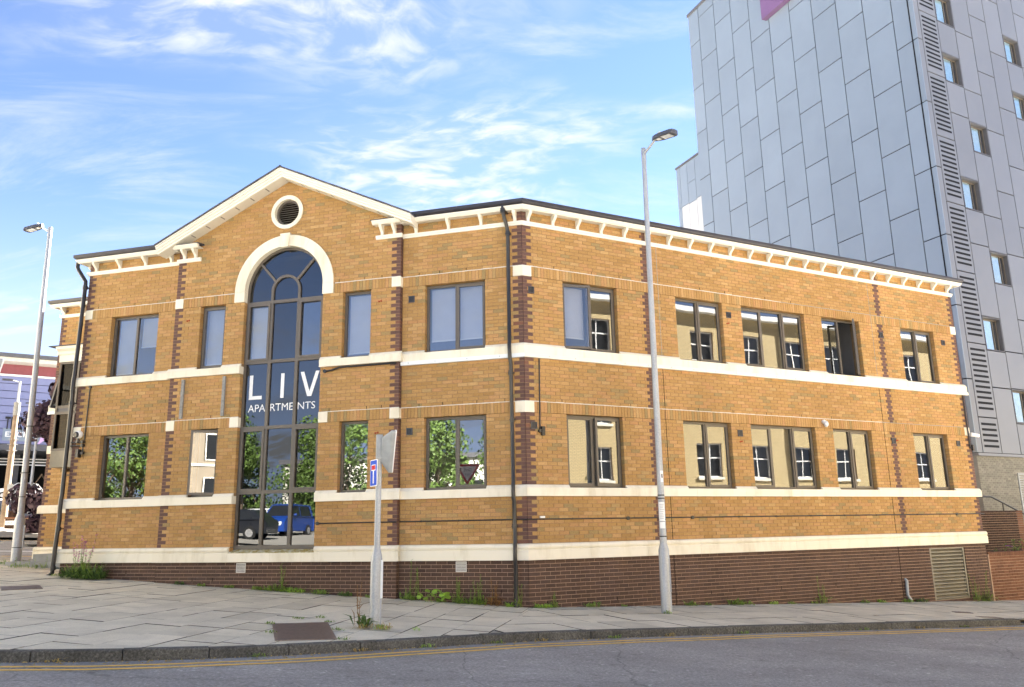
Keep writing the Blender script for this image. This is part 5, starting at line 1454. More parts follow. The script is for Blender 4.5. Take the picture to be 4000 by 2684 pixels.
# ------------------------------------------------------------------ plants
def leaf(M, p, dirv, ln, w, bend=.3, n=None):
    d = dirv.normalized(); s = d.cross(Vector((0, 0, 1)))
    s = s.normalized() if s.length > .05 else Vector((1, 0, 0)); up = s.cross(d)
    a = p + d * ln * .5 + up * ln * bend * .25; b = p + d * ln - Vector((0, 0, 1)) * ln * bend * .4
    M.add([p, a + s * w / 2, b, a - s * w / 2], [(0, 1, 2, 3)])
def rdir(up=.4, spread=1):
    a = random.uniform(0, 2 * math.pi); return Vector((math.cos(a) * spread, math.sin(a) * spread, up + random.uniform(-.15, .35)))
NOUT = Vector((0, -1, 0))
def tuft(pos, h, n, mat, label, cat, group, w=.014, spread=.5, name='weed', flowers=None, stems=0, out=NOUT, broad=False):
    o = empty(name, pos, label, cat, group); p0 = Vector(pos); M = MB()
    for i in range(n):
        v = rdir(random.uniform(.3, 1.4)) * 1.0; v += out * .25; b = p0 + Vector((random.uniform(-1, 1), random.uniform(-.6, .6), 0)) * spread * h * .5
        b.z = gz(b.x, b.y) if name != 'wall_plant' else b.z
        ln = h * random.uniform(.35, .9)
        leaf(M, b, v, ln, (w if not broad else ln * .55) * random.uniform(.7, 1.5), .5)
    M.build('foliage', mat, o)
    if stems:
        S = MB(); Lf = MB(); Fl = MB()
        for i in range(stems):
            b = p0 + Vector((random.uniform(-1, 1), random.uniform(-.3, .3), 0)) * spread * h * .35; hh = h * random.uniform(.75, 1.25)
            tip = b + Vector((random.uniform(-.12, .12), random.uniform(-.1, .1), 1)) * hh; midp = b.lerp(tip, .5) + Vector((random.uniform(-.03, .03), 0, 0))
            S.tube([b, midp, tip], [.005, .004, .002], 4)
            for k in range(int(hh / .018)):
                t = random.uniform(.1, 1 if not flowers else .62); q = b.lerp(tip, t); leaf(Lf, q, rdir(.35), random.uniform(.035, .075) * (1.25 - t * .6), .013, .3)
            if flowers:
                for k in range(34):
                    q = b.lerp(tip, random.uniform(.60, 1)); leaf(Fl, q, rdir(.2), .042, .040, .1)
        S.build('stem', mat, o, kind='stuff'); Lf.build('stem_leaves', mat, o, kind='stuff')
        if flowers: Fl.build('flowers', flowers, o)
    return o
def plants():
    g1 = 'low weeds along the foot of the wall'
    def on_wall(F, u, d): p = F.p(u, d, 0); return (p.x, p.y, gz(p.x, p.y) - .01)
    # willowherb bush by the left end
    p = on_wall(FL, -10.05, .28)
    tuft(p, .50, 460, 'leaf_dark', 'bushy rosebay willowherb with pink flower spikes at the foot of the wall', 'plant', None, .030, 1.7, 'willowherb', None, 0)
    o = tuft((p[0], p[1], p[2]), .80, 90, 'leaf_weed', 'tall pink flowering willowherb stems rising from the bush by the wall', 'plant', None, .024, .8, 'willowherb', 'flower_pink', 9)
    # low weed clumps: (face, u, d, height, leaves, material)
    for F, d0, u, h, n, mt in [(FL, GD, -7.65, .10, 26, 'leaf_dark'), (FL, GD, -7.1, .08, 20, 'leaf_weed'), (FL, GD, -6.45, .10, 20, 'leaf_weed'), (FL, GD, -5.75, .12, 34, 'leaf_weed'), (FL, GD, -5.42, .16, 40, 'leaf_weed'), (FL, GD, -5.15, .14, 40, 'leaf_weed'), (FL, GD, -4.85, .17, 42, 'leaf_bright'), (FL, GD, -4.3, .15, 36, 'leaf_weed'), (FL, GD, -3.75, .13, 44, 'leaf_dark'), (FL, GD, -3.2, .10, 22, 'leaf_weed'), (FL, 0, -2.45, .16, 40, 'leaf_weed'), (FL, 0, -1.75, .09, 22, 'leaf_weed'), (FL, 0, -1.3, .14, 44, 'leaf_weed'), (FL, 0, -.95, .13, 34, 'leaf_weed'), (FL, 0, -.33, .10, 44, 'leaf_bright'),
                     (FR, 0, .20, .12, 22, 'leaf_bright'), (FR, 0, .36, .10, 22, 'leaf_bright'), (FR, 0, 1.35, .14, 26, 'leaf_weed'), (FR, 0, 2.1, .06, 12, 'leaf_weed'), (FR, 0, 3.75, .13, 24, 'leaf_weed'), (FR, 0, 4.25, .08, 16, 'leaf_weed'), (FR, 0, 4.95, .17, 40, 'leaf_weed'), (FR, 0, 5.25, .14, 22, 'leaf_weed'), (FR, 0, 6.05, .09, 18, 'leaf_bright'), (FR, 0, 6.6, .08, 16, 'leaf_weed'), (FR, 0, 7.3, .08, 14, 'leaf_weed'), (FR, 0, 8.9, .10, 22, 'leaf_weed'), (FR, 0, 9.5, .10, 20, 'leaf_bright'), (FR, 0, 10.35, .12, 24, 'leaf_weed'), (FR, 0, 10.85, .14, 30, 'leaf_dark'), (FR, 0, 13.4, .12, 24, 'leaf_weed')]:
        dark = {'leaf_dark': 'small dark green weed clump sprouting between paving and brick plinth', 'leaf_weed': 'small green weed clump sprouting between paving and brick plinth', 'leaf_bright': 'small bright yellow-green weed clump sprouting between paving and brick plinth'}[mt]
        wh = 'under the gabled facade' if d0 else ('beside the corner downpipe' if F is FL else 'along the street facade')
        tuft(on_wall(F, u, d0 + .05 + h * .25), h * 1.6, int(n * 2), mt, dark.replace('between paving and brick plinth', 'from the plinth foot ' + wh), 'weed', g1 + ' ' + mt.split('_')[1] + ' ' + wh, .020, 1.25, out=F.n)
    g2 = 'tall thin weeds along the wall'
    for F, d0, u, h, st in [(FL, GD, -5.2, .42, 2), (FL, 0, -2.33, .55, 2), (FL, 0, -1.42, .36, 5), (FL, 0, -1.12, .34, 2), (FL, 0, -.92, .45, 3), (FR, 0, .52, .26, 2), (FR, 0, 7.55, .45, 2), (FR, 0, 12.95, .5, 4), (FR, 0, 13.45, .55, 2), (FL, 0, -.18, .34, 2)]:
        wh = 'under the gabled facade' if d0 else ('beside the corner downpipe' if F is FL else 'along the street facade')
        tuft(on_wall(F, u, d0 + .07), h * 1.15, 22, 'leaf_weed', 'tall thin green weed against the brick plinth ' + wh, 'weed', g2 + ' ' + wh, .016, .45, stems=st + 1, out=F.n)
    # broad leaved and dead plants
    p = on_wall(FL, -1.9, .18); o = empty('broadleaf_plant', p, 'bright green broad-leaved plant at the foot of the brown plinth', 'plant'); M = MB()
    for i in range(16):
        q = Vector(p) + Vector((random.uniform(-.30, .34), random.uniform(-.08, .06), random.uniform(.05, .24))); r = random.uniform(.045, .085); n = 9; tl = rdir(1.2).normalized(); s = tl.cross(Vector((0, 1, .2))).normalized(); t = s.cross(tl)
        M.add([q + (s * math.cos(2 * math.pi * k / n) + t * math.sin(2 * math.pi * k / n)) * r * (1 if k % 2 else .82) for k in range(n)], [tuple(range(n))])
    M.build('leaves', 'leaf_bright', o)
    M = MB()
    for i in range(7): a = Vector(p) + Vector((random.uniform(-.2, .2), 0, 0)); M.tube([a, a + Vector((random.uniform(-.1, .1), -.03, .16))], .004, 4)
    M.build('stalks', 'leaf_weed', o, kind='stuff')
    p = on_wall(FL, -.66, .12); tuft(p, .42, 40, 'leaf_dry', 'dead brown dock plant against the brown plinth near the downpipe', 'plant', None, .02, .4, 'dead_plant', stems=4, out=FL.n)
    # round the posts
    x, y = -2.29, -3.70; tuft((x, y - .06, gz(x, y)), .20, 110, 'leaf_straw', 'ring of straw coloured grass round the foot of the sign post', 'grass tuft', None, .010, 2.4, 'grass_tuft')
    tuft((x + .12, y - .08, gz(x, y)), .17, 50, 'leaf_bright', 'bright green grass at the foot of the sign post', 'grass tuft', None, .010, 1.3, 'grass_tuft')
    tuft((x - .20, y + .02, gz(x, y)), .42, 26, 'leaf_dark', 'dock leaves beside the foot of the sign post', 'weed', None, .045, .5, 'dock_plant')
    tuft((x - .24, y + .04, gz(x, y)), .58, 6, 'leaf_dry', 'pinkish dried dock seed stalk beside the sign post', 'weed', None, .012, .2, 'dried_stalk', stems=3)
    tuft((x + .62, y - .05, gz(x + .6, y)), .12, 16, 'leaf_bright', 'tiny bright weed in a paving joint right of the sign post', 'weed', None, .012, .8)
    x, y = -13.31, 5.60; tuft((x, y, gz(x, y)), .26, 150, 'leaf_weed', 'grass growing round the foot of the lamp post by the side wing', 'grass tuft', None, .014, 3.2, 'grass_tuft')
    x, y = -12.3, 4.6; tuft((x, y, gz(x, y)), .26, 130, 'leaf_weed', 'grass and weeds in front of the stone entrance steps', 'grass tuft', None, .014, 4.0, 'grass_tuft', stems=4)
    tuft(on_wall(FL, -10.75, .15), .2, 60, 'leaf_weed', 'sparse weeds at the building corner beside the left downpipe', 'weed', None, .014, 2.0)
    tuft((2.58, -.12, gz(2.6, 0)), .13, 26, 'leaf_weed', 'small weed at the foot of the lamp post on the street side', 'weed', None, .014, 1.2)
    # weeds in the cover edges and gutter
    g3 = 'weeds in paving joints by the iron cover'
    for x, y in [(-3.82, -3.66), (-3.05, -3.20), (-2.75, -4.0), (-2.5, -4.85), (-3.55, -4.5), (-3.6, -2.95), (-3.3, -2.72)]:
        tuft((x, y, gz(x, y)), .085, 26, 'leaf_weed', 'small weed growing in the joint round the brown iron cover', 'weed', g3, .014, 1.8)
    g4 = 'weeds in the gutter along the kerb'
    for s in (3.2, 7.0, 9.6, 10.7, 11.4, 12.55, 13.4, 14.5, 16.4, 17.3, 18.1, 4.6, 8.55):
        q = kerb_pt(s); dd, qq, t = kerb_near(q.x, q.y); n = Vector((t.y, -t.x)); q = q + n * .05; z = road_z(q.x, q.y)
        o = empty('weed', (q.x, q.y, z), 'small weed growing in the gutter at the foot of the kerb', 'weed', g4); M = MB()
        for i in range(22): leaf(M, Vector((q.x + random.uniform(-.1, .1), q.y + random.uniform(-.03, .03), z)), rdir(.9), random.uniform(.05, .12), .014, .5)
        M.build('foliage', random.choice(('leaf_weed', 'leaf_bright', 'leaf_straw')), o)
    # gutter debris: dry stalks, grit and scraps
    M = MB()
    for i in range(520):
        t = random.uniform(4, 19.5); q = kerb_pt(t); dd, qq, tt = kerb_near(q.x, q.y); n = Vector((tt.y, -tt.x)); q = q + n * abs(random.gauss(.02, .09)) + tt * random.uniform(-.3, .3)
        z = road_z(q.x, q.y) + .004; a = random.uniform(0, 3.14); l = random.uniform(.006, .03); w = random.uniform(.004, .010)
        c, s_ = math.cos(a), math.sin(a); M.add([(q.x + c * l, q.y + s_ * l, z), (q.x - s_ * w, q.y + c * w, z + .012), (q.x - c * l, q.y - s_ * l, z), (q.x + s_ * w, q.y - c * w, z + .004)], [(0, 1, 2, 3)])
    M.build('gutter_litter', 'leaf_straw', kind='stuff')
    M = MB()
    for i in range(260):
        if random.random() < .5: p = FL.p(random.uniform(-9, 0), .14 + abs(random.gauss(0, .1)), 0)
        else: p = FR.p(random.uniform(0, 13), .03 + abs(random.gauss(0, .1)), 0)
        if p.x < 0 and p.x > -8.2 and p.x < -2.5: p += FL.n * .08
        z = gz(p.x, p.y); r = random.uniform(.006, .018); M.ball((p.x, p.y, z), r, 5, 3, (1, 1, .5))
    M.build('grit', 'sealant_white', kind='stuff')
    # litter flecks on the road
    # buddleia behind the garden wall
    p = FR.p(S_RE + 1.9, -.7, -.72); o = empty('buddleia', p, 'buddleia shrub with a purple flower spike behind the low garden wall', 'shrub'); M = MB(); Fl = MB(); St = MB()
    for i in range(9):
        b = p + Vector((random.uniform(-.2, .6), random.uniform(-.3, .3), -.9)); tip = p + FR.e * random.uniform(-.55, .9) + Vector((0, 0, random.uniform(.15, .6))) + FR.n * random.uniform(-.1, .45)
        St.tube([b, b.lerp(tip, .6) + Vector((0, 0, .1)), tip], .006, 5)
        for k in range(26): leaf(M, b.lerp(tip, random.uniform(.45, 1)), rdir(.3), random.uniform(.09, .17), .035, .6)
    M.build('foliage', 'leaf_weed', o); St.build('stem', 'bark', o, kind='stuff')
    a = p + FR.e * -.62 + FR.n * .42 + Vector((0, 0, .30)); b = a + FR.e * .30 + Vector((0, 0, -.03)); 
    for k in range(120): leaf(Fl, a.lerp(b, random.random()), rdir(.3), .035, .03, .1)
    Fl.build('flower_spike', 'flower_purple', o)
plants()

# ------------------------------------------------------------------ trees
def tree(name, x, y, h, cr, cz, mat, label, cat='tree', group=None, nleaf=2600, ls=.28, seed=1, zbase=None, trunk_r=.18):
    rnd = random.Random(seed); z = gz(x, y) if zbase is None else zbase; o = empty(name, (x, y, z), label, cat, group)
    M = MB(); top = Vector((x, y, z + h * .55)); M.tube([(x, y, z - .2), (x + .05, y, z + h * .25), top], [trunk_r * 1.2, trunk_r, trunk_r * .6], 9)
    bl = []
    for i in range(26):
        a = rnd.uniform(0, 6.28); t = rnd.uniform(.0, 1); rr = cr * math.sqrt(rnd.random()) * (1 - .35 * t)
        c = Vector((x + math.cos(a) * rr, y + math.sin(a) * rr, z + cz + (h - cz - .3) * t)); bl.append((c, cr * rnd.uniform(.26, .42)))
        if i < 12: M.tube([top.lerp(Vector((x, y, z + h * .2)), rnd.random()), top.lerp(c, .6) + Vector((0, 0, .2)), c], [trunk_r * .4, trunk_r * .25, .02], 5)
    M.build('trunk', 'bark', o, smooth=True); C = MB()
    for i in range(nleaf):
        c, r = bl[rnd.randrange(len(bl))]; v = Vector((rnd.gauss(0, 1), rnd.gauss(0, 1), rnd.gauss(0, 1))).normalized(); q = c + v * r * rnd.uniform(.55, 1.1)
        s = ls * rnd.uniform(.6, 1.3); t = v.cross(Vector((rnd.gauss(0, 1), rnd.gauss(0, 1), rnd.gauss(0, 1)))).normalized(); b = (v * .5 + t.cross(v)).normalized()
        C.add([q - t * s * .5, q + b * s * .35, q + t * s * .5, q - b * s * .35], [(0, 1, 2, 3)])
    C.build('crown', mat, o)
    return o

# ------------------------------------------------------------------ vehicles
def car(name, x, y, heading, paint, label, kind='suv', group=None):
    z = gz(x, y) + ROAD_D; root = empty(name, (x, y, z), label, 'car' if kind != 'van' else 'van', group)
    f = Vector((math.cos(heading), math.sin(heading), 0)); sd = Vector((-f.y, f.x, 0))
    Pn = lambda l, w, h: Vector((x, y, z)) + f * l + sd * w + Vector((0, 0, h))
    if kind == 'van': Ls, low, cab, W = 4.0, [(-1.95, .28), (-1.98, .95), (-1.90, 1.05), (1.0, 1.08), (1.75, .98), (1.98, .78), (2.02, .30)], [(-1.90, 1.05), (-1.82, 1.75), (.35, 1.80), (.62, 1.72), (1.25, 1.06)], .84
    elif kind == 'suv': Ls, low, cab, W = 4.5, [(-2.2, .35), (-2.25, .85), (-2.15, 1.02), (.95, 1.04), (1.75, .96), (2.15, .80), (2.22, .36)], [(-2.12, 1.02), (-1.70, 1.52), (-1.2, 1.64), (.15, 1.62), (1.02, 1.03)], .90
    else: Ls, low, cab, W = 4.3, [(-2.1, .30), (-2.15, .75), (-2.05, .92), (.95, .93), (1.75, .84), (2.1, .66), (2.12, .30)], [(-2.0, .92), (-1.45, 1.36), (-.9, 1.45), (.1, 1.44), (1.05, .92)], .86
    M = MB(); secs = [(-W, .12), (-W * .97, 0), (W * .97, 0), (W, .12)]
    n = len(low); rows = []
    for w, k in ((-W + .06, 1), (-W, 0), (W, 0), (W - .06, 1)):
        M.v += [tuple(Pn(l * (.985 if k else 1), w, h + (.02 if k and h > .5 else 0))) for l, h in low]
    for j in range(3):
        for i in range(n - 1): M.f.append((j * n + i, j * n + i + 1, (j + 1) * n + i + 1, (j + 1) * n + i))
    M.f += [tuple(range(n)), tuple(range(4 * n - 1, 3 * n - 1, -1)), (0, n, 2 * n, 3 * n)[::1], (n - 1, 2 * n - 1, 3 * n - 1, 4 * n - 1)[::-1]]
    B = M.build('body', paint, root, smooth=True)
    m_ = len(cab); M = MB(); hmax = max(h for _, h in cab)
    wid = lambda h: W - .05 - .16 * (h - cab[0][1]) / (hmax - cab[0][1])
    for sg in (-1, 1): M.v += [tuple(Pn(l, sg * wid(h), h)) for l, h in cab]
    M.f = [tuple(range(m_)), tuple(range(2 * m_ - 1, m_ - 1, -1))] + [(i + 1, i, i + m_, i + 1 + m_) for i in range(m_ - 1)]
    M.build('cabin', paint, root)
    # glazing
    def shrink(pts, k):
        cx = sum(p[0] for p in pts) / len(pts); cz = sum(p[1] for p in pts) / len(pts); return [(cx + (a - cx) * k, cz + (b - cz) * k) for a, b in pts]
    mid = (cab[1][0] + cab[-1][0]) / 2 + .1
    h0, h1 = cab[0][1] + .05, hmax - .10
    def xl(h): 
        a, b = cab[-1], cab[-2]; return a[0] + (b[0] - a[0]) * (h - a[1]) / (b[1] - a[1])
    def xr(h):
        a, b = cab[0], cab[1]; t = (h - a[1]) / (b[1] - a[1]); return a[0] + (b[0] - a[0]) * min(1, t)
    for sg in (-1, 1):
        for q in ([(xr(h0) + .25, h0), (mid - .05, h0), (mid - .05, h1), (xr(h1) + .30, h1)], [(mid + .05, h0), (xl(h0) - .16, h0), (xl(h1) - .12, h1), (mid + .05, h1)]):
            M = MB(); M.add([Pn(l, sg * (wid(h) + .008), h) for l, h in q], [(0, 1, 2, 3)]); M.build('side_window', 'car_glass', root)
    M = MB(); M.add([Pn(xl(h) + .012, w, h + .008) for h, w in ((h0, -wid(h0) + .08), (h0, wid(h0) - .08), (h1, wid(h1) - .08), (h1, -wid(h1) + .08))], [(0, 1, 2, 3)]); M.build('windscreen', 'car_glass', root)
    wr = .34 if kind == 'suv' else .31
    for l in (-Ls * .30, Ls * .305):
        for sg in (-1, 1):
            T = MB().tube([Pn(l, sg * (W - .20), wr), Pn(l, sg * (W + .012), wr)], wr, 18).build('wheel', 'tyre', root)
            M = MB(); M.tube([Pn(l, sg * (W - .02), wr), Pn(l, sg * (W + .02), wr)], wr * .62, 14); M.build('rim', 'rim', T)
    for sg in (-1, 1):
        M = MB(); l = low[-1][0]; M.tube([Pn(l - .28, sg * (W - .26), low[-2][1] - .05), Pn(l + .005, sg * (W - .28), low[-2][1] - .07)], .11, 10); M.build('headlight', 'lens_white', root)
        MB().tube([Pn(.85, sg * (W + .02), h0 + .05), Pn(.80, sg * (W + .16), h0 + .08)], .07, 8).build('mirror', paint, root)
        MB().tube([Pn(low[0][0] + .12, sg * (W - .16), low[1][1] - .05), Pn(low[0][0] - .01, sg * (W - .18), low[1][1] - .05)], .08, 8).build('tail_light', 'sign_red', root)
    MB().box(Face(Pn(low[-1][0] - .06, 0, 0), (sd.x, sd.y, 0), f), -.26, .26, 0, .09, .42, .53).build('number_plate', 'sign_white', root)
    return root

# ------------------------------------------------------------------ distant street on the left
BV = Vector((-.53, .848, 0)); BE = Vector((.848, .53, 0))
def bgface(w): return Face(Vector((CP.x, CP.y, 0)) + BV * w, BE)
def el(y): return .187 - (y - 1390) * .000266
def bu(px, py, w): return w * (-.0072 + px * .000235 - (1945 - py) * .0000299)
def bz(py, w): return CP.z + w * el(py)
def strip(name, w0, w1, u0, u1, lift, mat, kind='structure', n=8):
    M = MB()
    for i in range(n + 1):
        for k in range(3):
            w = w0 + (w1 - w0) * k / 2; u = u0 + (u1 - u0) * i / n; p = bgface(w).p(u, 0, 0); M.v.append((p.x, p.y, gz(p.x, p.y) + lift))
    M.f = [(3 * i + k, 3 * i + 3 + k, 3 * i + 4 + k, 3 * i + 1 + k) for i in range(n) for k in range(2)]
    M.f = [f[::-1] if False else f for f in M.f]
    return M.build(name, mat, kind=kind)
strip('far_pavement', 43.8, 53.5, -14, 20, .0, 'far_paving')
strip('far_kerb', 43.6, 43.8, -14, 20, .01, 'kerb_stone')
strip('far_pavement', 72, 79, -24, 30, -.02, 'far_paving')
strip('far_pavement', 101.5, 128, -60, 60, -.02, 'far_paving')
strip('white_line', 33.8, 34.3, -8, 10, ROAD_D + .006, 'white_line_paint'); strip('yellow_line', 43.1, 43.3, -12, 16, ROAD_D + .006, 'yellow_line_paint'); strip('yellow_line', 30.9, 31.1, -8, 10, ROAD_D + .006, 'yellow_line_paint')
strip('traffic_island', 37.5, 41.0, .7, 6, -.02, 'far_paving')
strip('white_line', 39.0, 39.4, -6, -1.0, ROAD_D + .006, 'white_line_paint')
def leisure():
    w = 125; F = bgface(w); base = gz(*F.p(0, 0, 0)[:2]) - .3
    o = empty('leisure_building', F.p(0, 0, base), 'lavender clad leisure building with red band and large lettering far down the street', 'building')
    u0, u1 = -22, 40; ztop = bz(1392, w)
    MB().box(F, u0, u1, -30, -.3, bz(1740, w) + .2, ztop - .5).build('wall', 'lavender_clad', o)
    n = 9; za, zb = bz(1738, w), bz(1467, w)
    for i in range(n):
        z = za + (zb - za) * i / n; MB().box(F, u0, u1, -.3, 0, z + .05, z + (zb - za) / n - .05).build('panel', 'lavender_clad', o)
    MB().box(F, u0, u1, -.3, .1, zb + .25, bz(1420, w)).build('red_band', 'red_clad', o); MB().box(F, u0, u1, -.3, .15, zb - .02, zb + .22).build('band_trim', 'white_paint', o)
    MB().box(F, u0, u1, -4, 2.4, bz(1420, w) + .02, bz(1404, w)).build('soffit', 'cream_clad', o); MB().box(F, u0 - 1, u1, -30, 3.2, bz(1404, w) + .02, bz(1391, w)).build('roof_edge', 'clad_reveal', o)
    MB().box(F, u0, u1, -14, -12, base - 2, bz(1738, w)).build('undercroft_wall', 'dark_void', o)
    MB().box(F, u0, u1, -13, .1, bz(1762, w), bz(1738, w) - .02).build('canopy', 'clad_reveal', o)
    for i in range(6): MB().box(F, u0 + 4 + i * 9, u0 + 4.8 + i * 9, -8, -7.2, base - 2, bz(1762, w)).build('column', 'clad_reveal', o)
    for i in range(3): MB().box(F, -6 + i * .8, 8, -6 + i, -5.8 + i, bz(1785 + i * 14, w), bz(1785 + i * 14, w) + .15).build('strip_light', 'white_paint', o)
    z0, z1 = bz(1681, w), bz(1631, w)
    for st, a, b in (('THE', 19, 84), ('LEI', 97, 146), ('URE', 174, 232)):
        text_mb(F, st, bu(a, 1655, w), bu(b, 1655, w), z0, z1, .25, bold=.022).build('lettering', 'sign_black', o)
    M = MB(); pts = []
    for i in range(13):
        t = i / 12; z = z0 - 1.8 + (z1 - z0 + 3.0) * t; x = bu(160, 1655, w) + .75 * math.sin((t - .5) * 5.2) * -1 + .9 * (t - .5); pts.append((x, z, .12 + .42 * math.sin(math.pi * t)))
    for x, z, ww in pts: M.v += [tuple(F.p(x - ww, .3, z)), tuple(F.p(x + ww, .3, z))]
    M.f = [(2 * i, 2 * i + 1, 2 * i + 3, 2 * i + 2) for i in range(12)]; M.build('swoosh', 'swoosh_pink', o)
    zc0, zc1 = bz(1711, w), bz(1690, w)
    MB().box(F, bu(10, 1700, w), bu(190, 1700, w), .02, .12, zc0 - .5, zc1 + .45).build('sign_panel', 'clad_blue', o)
    text_mb(F, 'EXCHANGE', bu(20, 1700, w), bu(212, 1700, w), zc0, zc1, .3, bold=.022).build('lettering', 'sign_white', o)
leisure()
def far_things():
    F = bgface(51.0); o = empty('street_wall', F.p(0, 0, gz(*F.p(0, 0, 0)[:2])), 'low dark brick wall carrying a street name plate across the junction', 'wall')
    zb, zt = bz(2062, 51), bz(2030, 51) + .12; u0, u1 = bu(16, 2040, 51), 9
    M = MB(); M.box(F, u0, u1, -.25, -.012, zb - .3, zt - .08); c = M.build('wall_core', 'mortar_plinth', o)
    rest = MB()
    for k in range(int((zt - .1 - zb + .3) / CO)):
        x = u0 - (k % 2) * .1125
        while x < 3.2: rest.box(F, max(u0, x) + .005, x + .22, -.1, 0, zb - .3 + k * CO + .005, zb - .3 + k * CO + .07); x += .225
    rest.build('brick', 'brick_dark_and_shade', o, kind='stuff'); MB().box(F, u0 - .03, u1, -.28, .03, zt - .085, zt).build('coping', 'brick_red', o)
    S = empty('street_name_plate', F.p(0, .05, zb), 'white street name plate fixed on the low dark brick wall', 'sign')
    a, b = bu(18, 2035, 51), bu(98, 2035, 51); MB().box(F, a, b, .005, .03, zb + .14, zb + .36).build('plate', 'sign_white', S)
    text_mb(F, 'GREAT CROSS ST', a + .04, b - .04, zb + .20, zb + .30, .032).build('lettering', 'sign_black', S)
    for px, y0, y1, wd in ((66, 2002, 1978, .36), (49, 2024, 2001, .40)):
        Fp = bgface(54.5); u = bu(px, 1990, 54.5); q = empty('brick_pier', Fp.p(u, 0, bz(y0, 54.5) - .3), 'short brown brick pier behind the street name wall' if px > 60 else 'squat brown brick pier just behind the street name plate', 'pier'); MB().box(Fp, u - wd / 2, u + wd / 2, -.4, 0, bz(y0, 54.5) - .6, bz(y1, 54.5)).build('shaft', 'brick_dark_and_shade', q); MB().box(Fp, u - wd / 2 - .03, u + wd / 2 + .03, -.43, .03, bz(y1, 54.5) - .0, bz(y1, 54.5) + .06).build('cap', 'brick_plinth', q)
    # wooden utility pole with a lamp on top
    w = 52; F = bgface(w); u = -.11; zb = bz(2050, w); q = empty('utility_pole', F.p(u, 0, zb), 'wooden utility pole with small street lamp on top beyond the junction', 'utility pole')
    MB().tube([F.p(u, 0, zb - .3), F.p(u, 0, bz(1575, w))], [.17, .13], 12).build('pole', 'pole_wood', q, smooth=True)
    MB().tube([F.p(u, 0, bz(1625, w)), F.p(u, 0, bz(1572, w))], .16, 12).build('collar', 'grey_timber', q); MB().tube([F.p(u, 0, bz(1580, w)), F.p(u, 0, bz(1486, w))], .06, 8).build('lamp_stem', 'galvanised', q)
    MB().tube([F.p(u + .02, 0, bz(1490, w)), F.p(u - .35, .1, bz(1486, w))], .035, 6).build('lamp_arm', 'galvanised', q); MB().box(F, u - .85, u - .32, .0, .22, bz(1487, w), bz(1481, w)).build('lantern', 'lamp_dark', q)
    MB().box(F, u + .0, u + .26, .17, .2, bz(1918, w), bz(1895, w)).build('plate', 'sign_grey', q)
    for y in (1720, 1740, 1765): MB().tube([F.p(u - .25, .1, bz(y, w)), F.p(u + .25, .1, bz(y, w))], .025, 5).build('step_bar', 'galvanised', q)
    # far lamp
    w = 70; F = bgface(w); u = bu(150, 1640, w); q = empty('far_lamp_post', F.p(u, 0, gz(*F.p(u, 0, 0)[:2])), 'slim pale street lamp in front of the leisure building lettering', 'lamp post')
    MB().tube([F.p(u, 0, gz(*F.p(u, 0, 0)[:2]) - .3), F.p(u, 0, bz(1572, w))], [.12, .07], 10).build('column', 'galvanised', q, smooth=True); MB().tube([F.p(u, 0, bz(1574, w)), F.p(u - .5, .1, bz(1573, w))], .035, 6).build('arm', 'galvanised', q); MB().box(F, u - .95, u - .48, 0, .25, bz(1575, w), bz(1571, w)).build('lantern', 'lamp_dark', q)
    F = bgface(48); p = F.p(2.25, 0, 0); tree('purple_tree', p.x, p.y, 7.6, 2.05, .3, 'leaf_purple', 'dark purple-leaved maple beyond the side wing', nleaf=12000, ls=.30, seed=5)
    F = bgface(100); p = F.p(bu(42, 1945, 100) + .55, 0, 0); car('parked_suv', p.x, p.y, math.atan2(-BE.y, -BE.x), 'car_white', 'white estate car on the road before the leisure building', 'suv')
far_things()

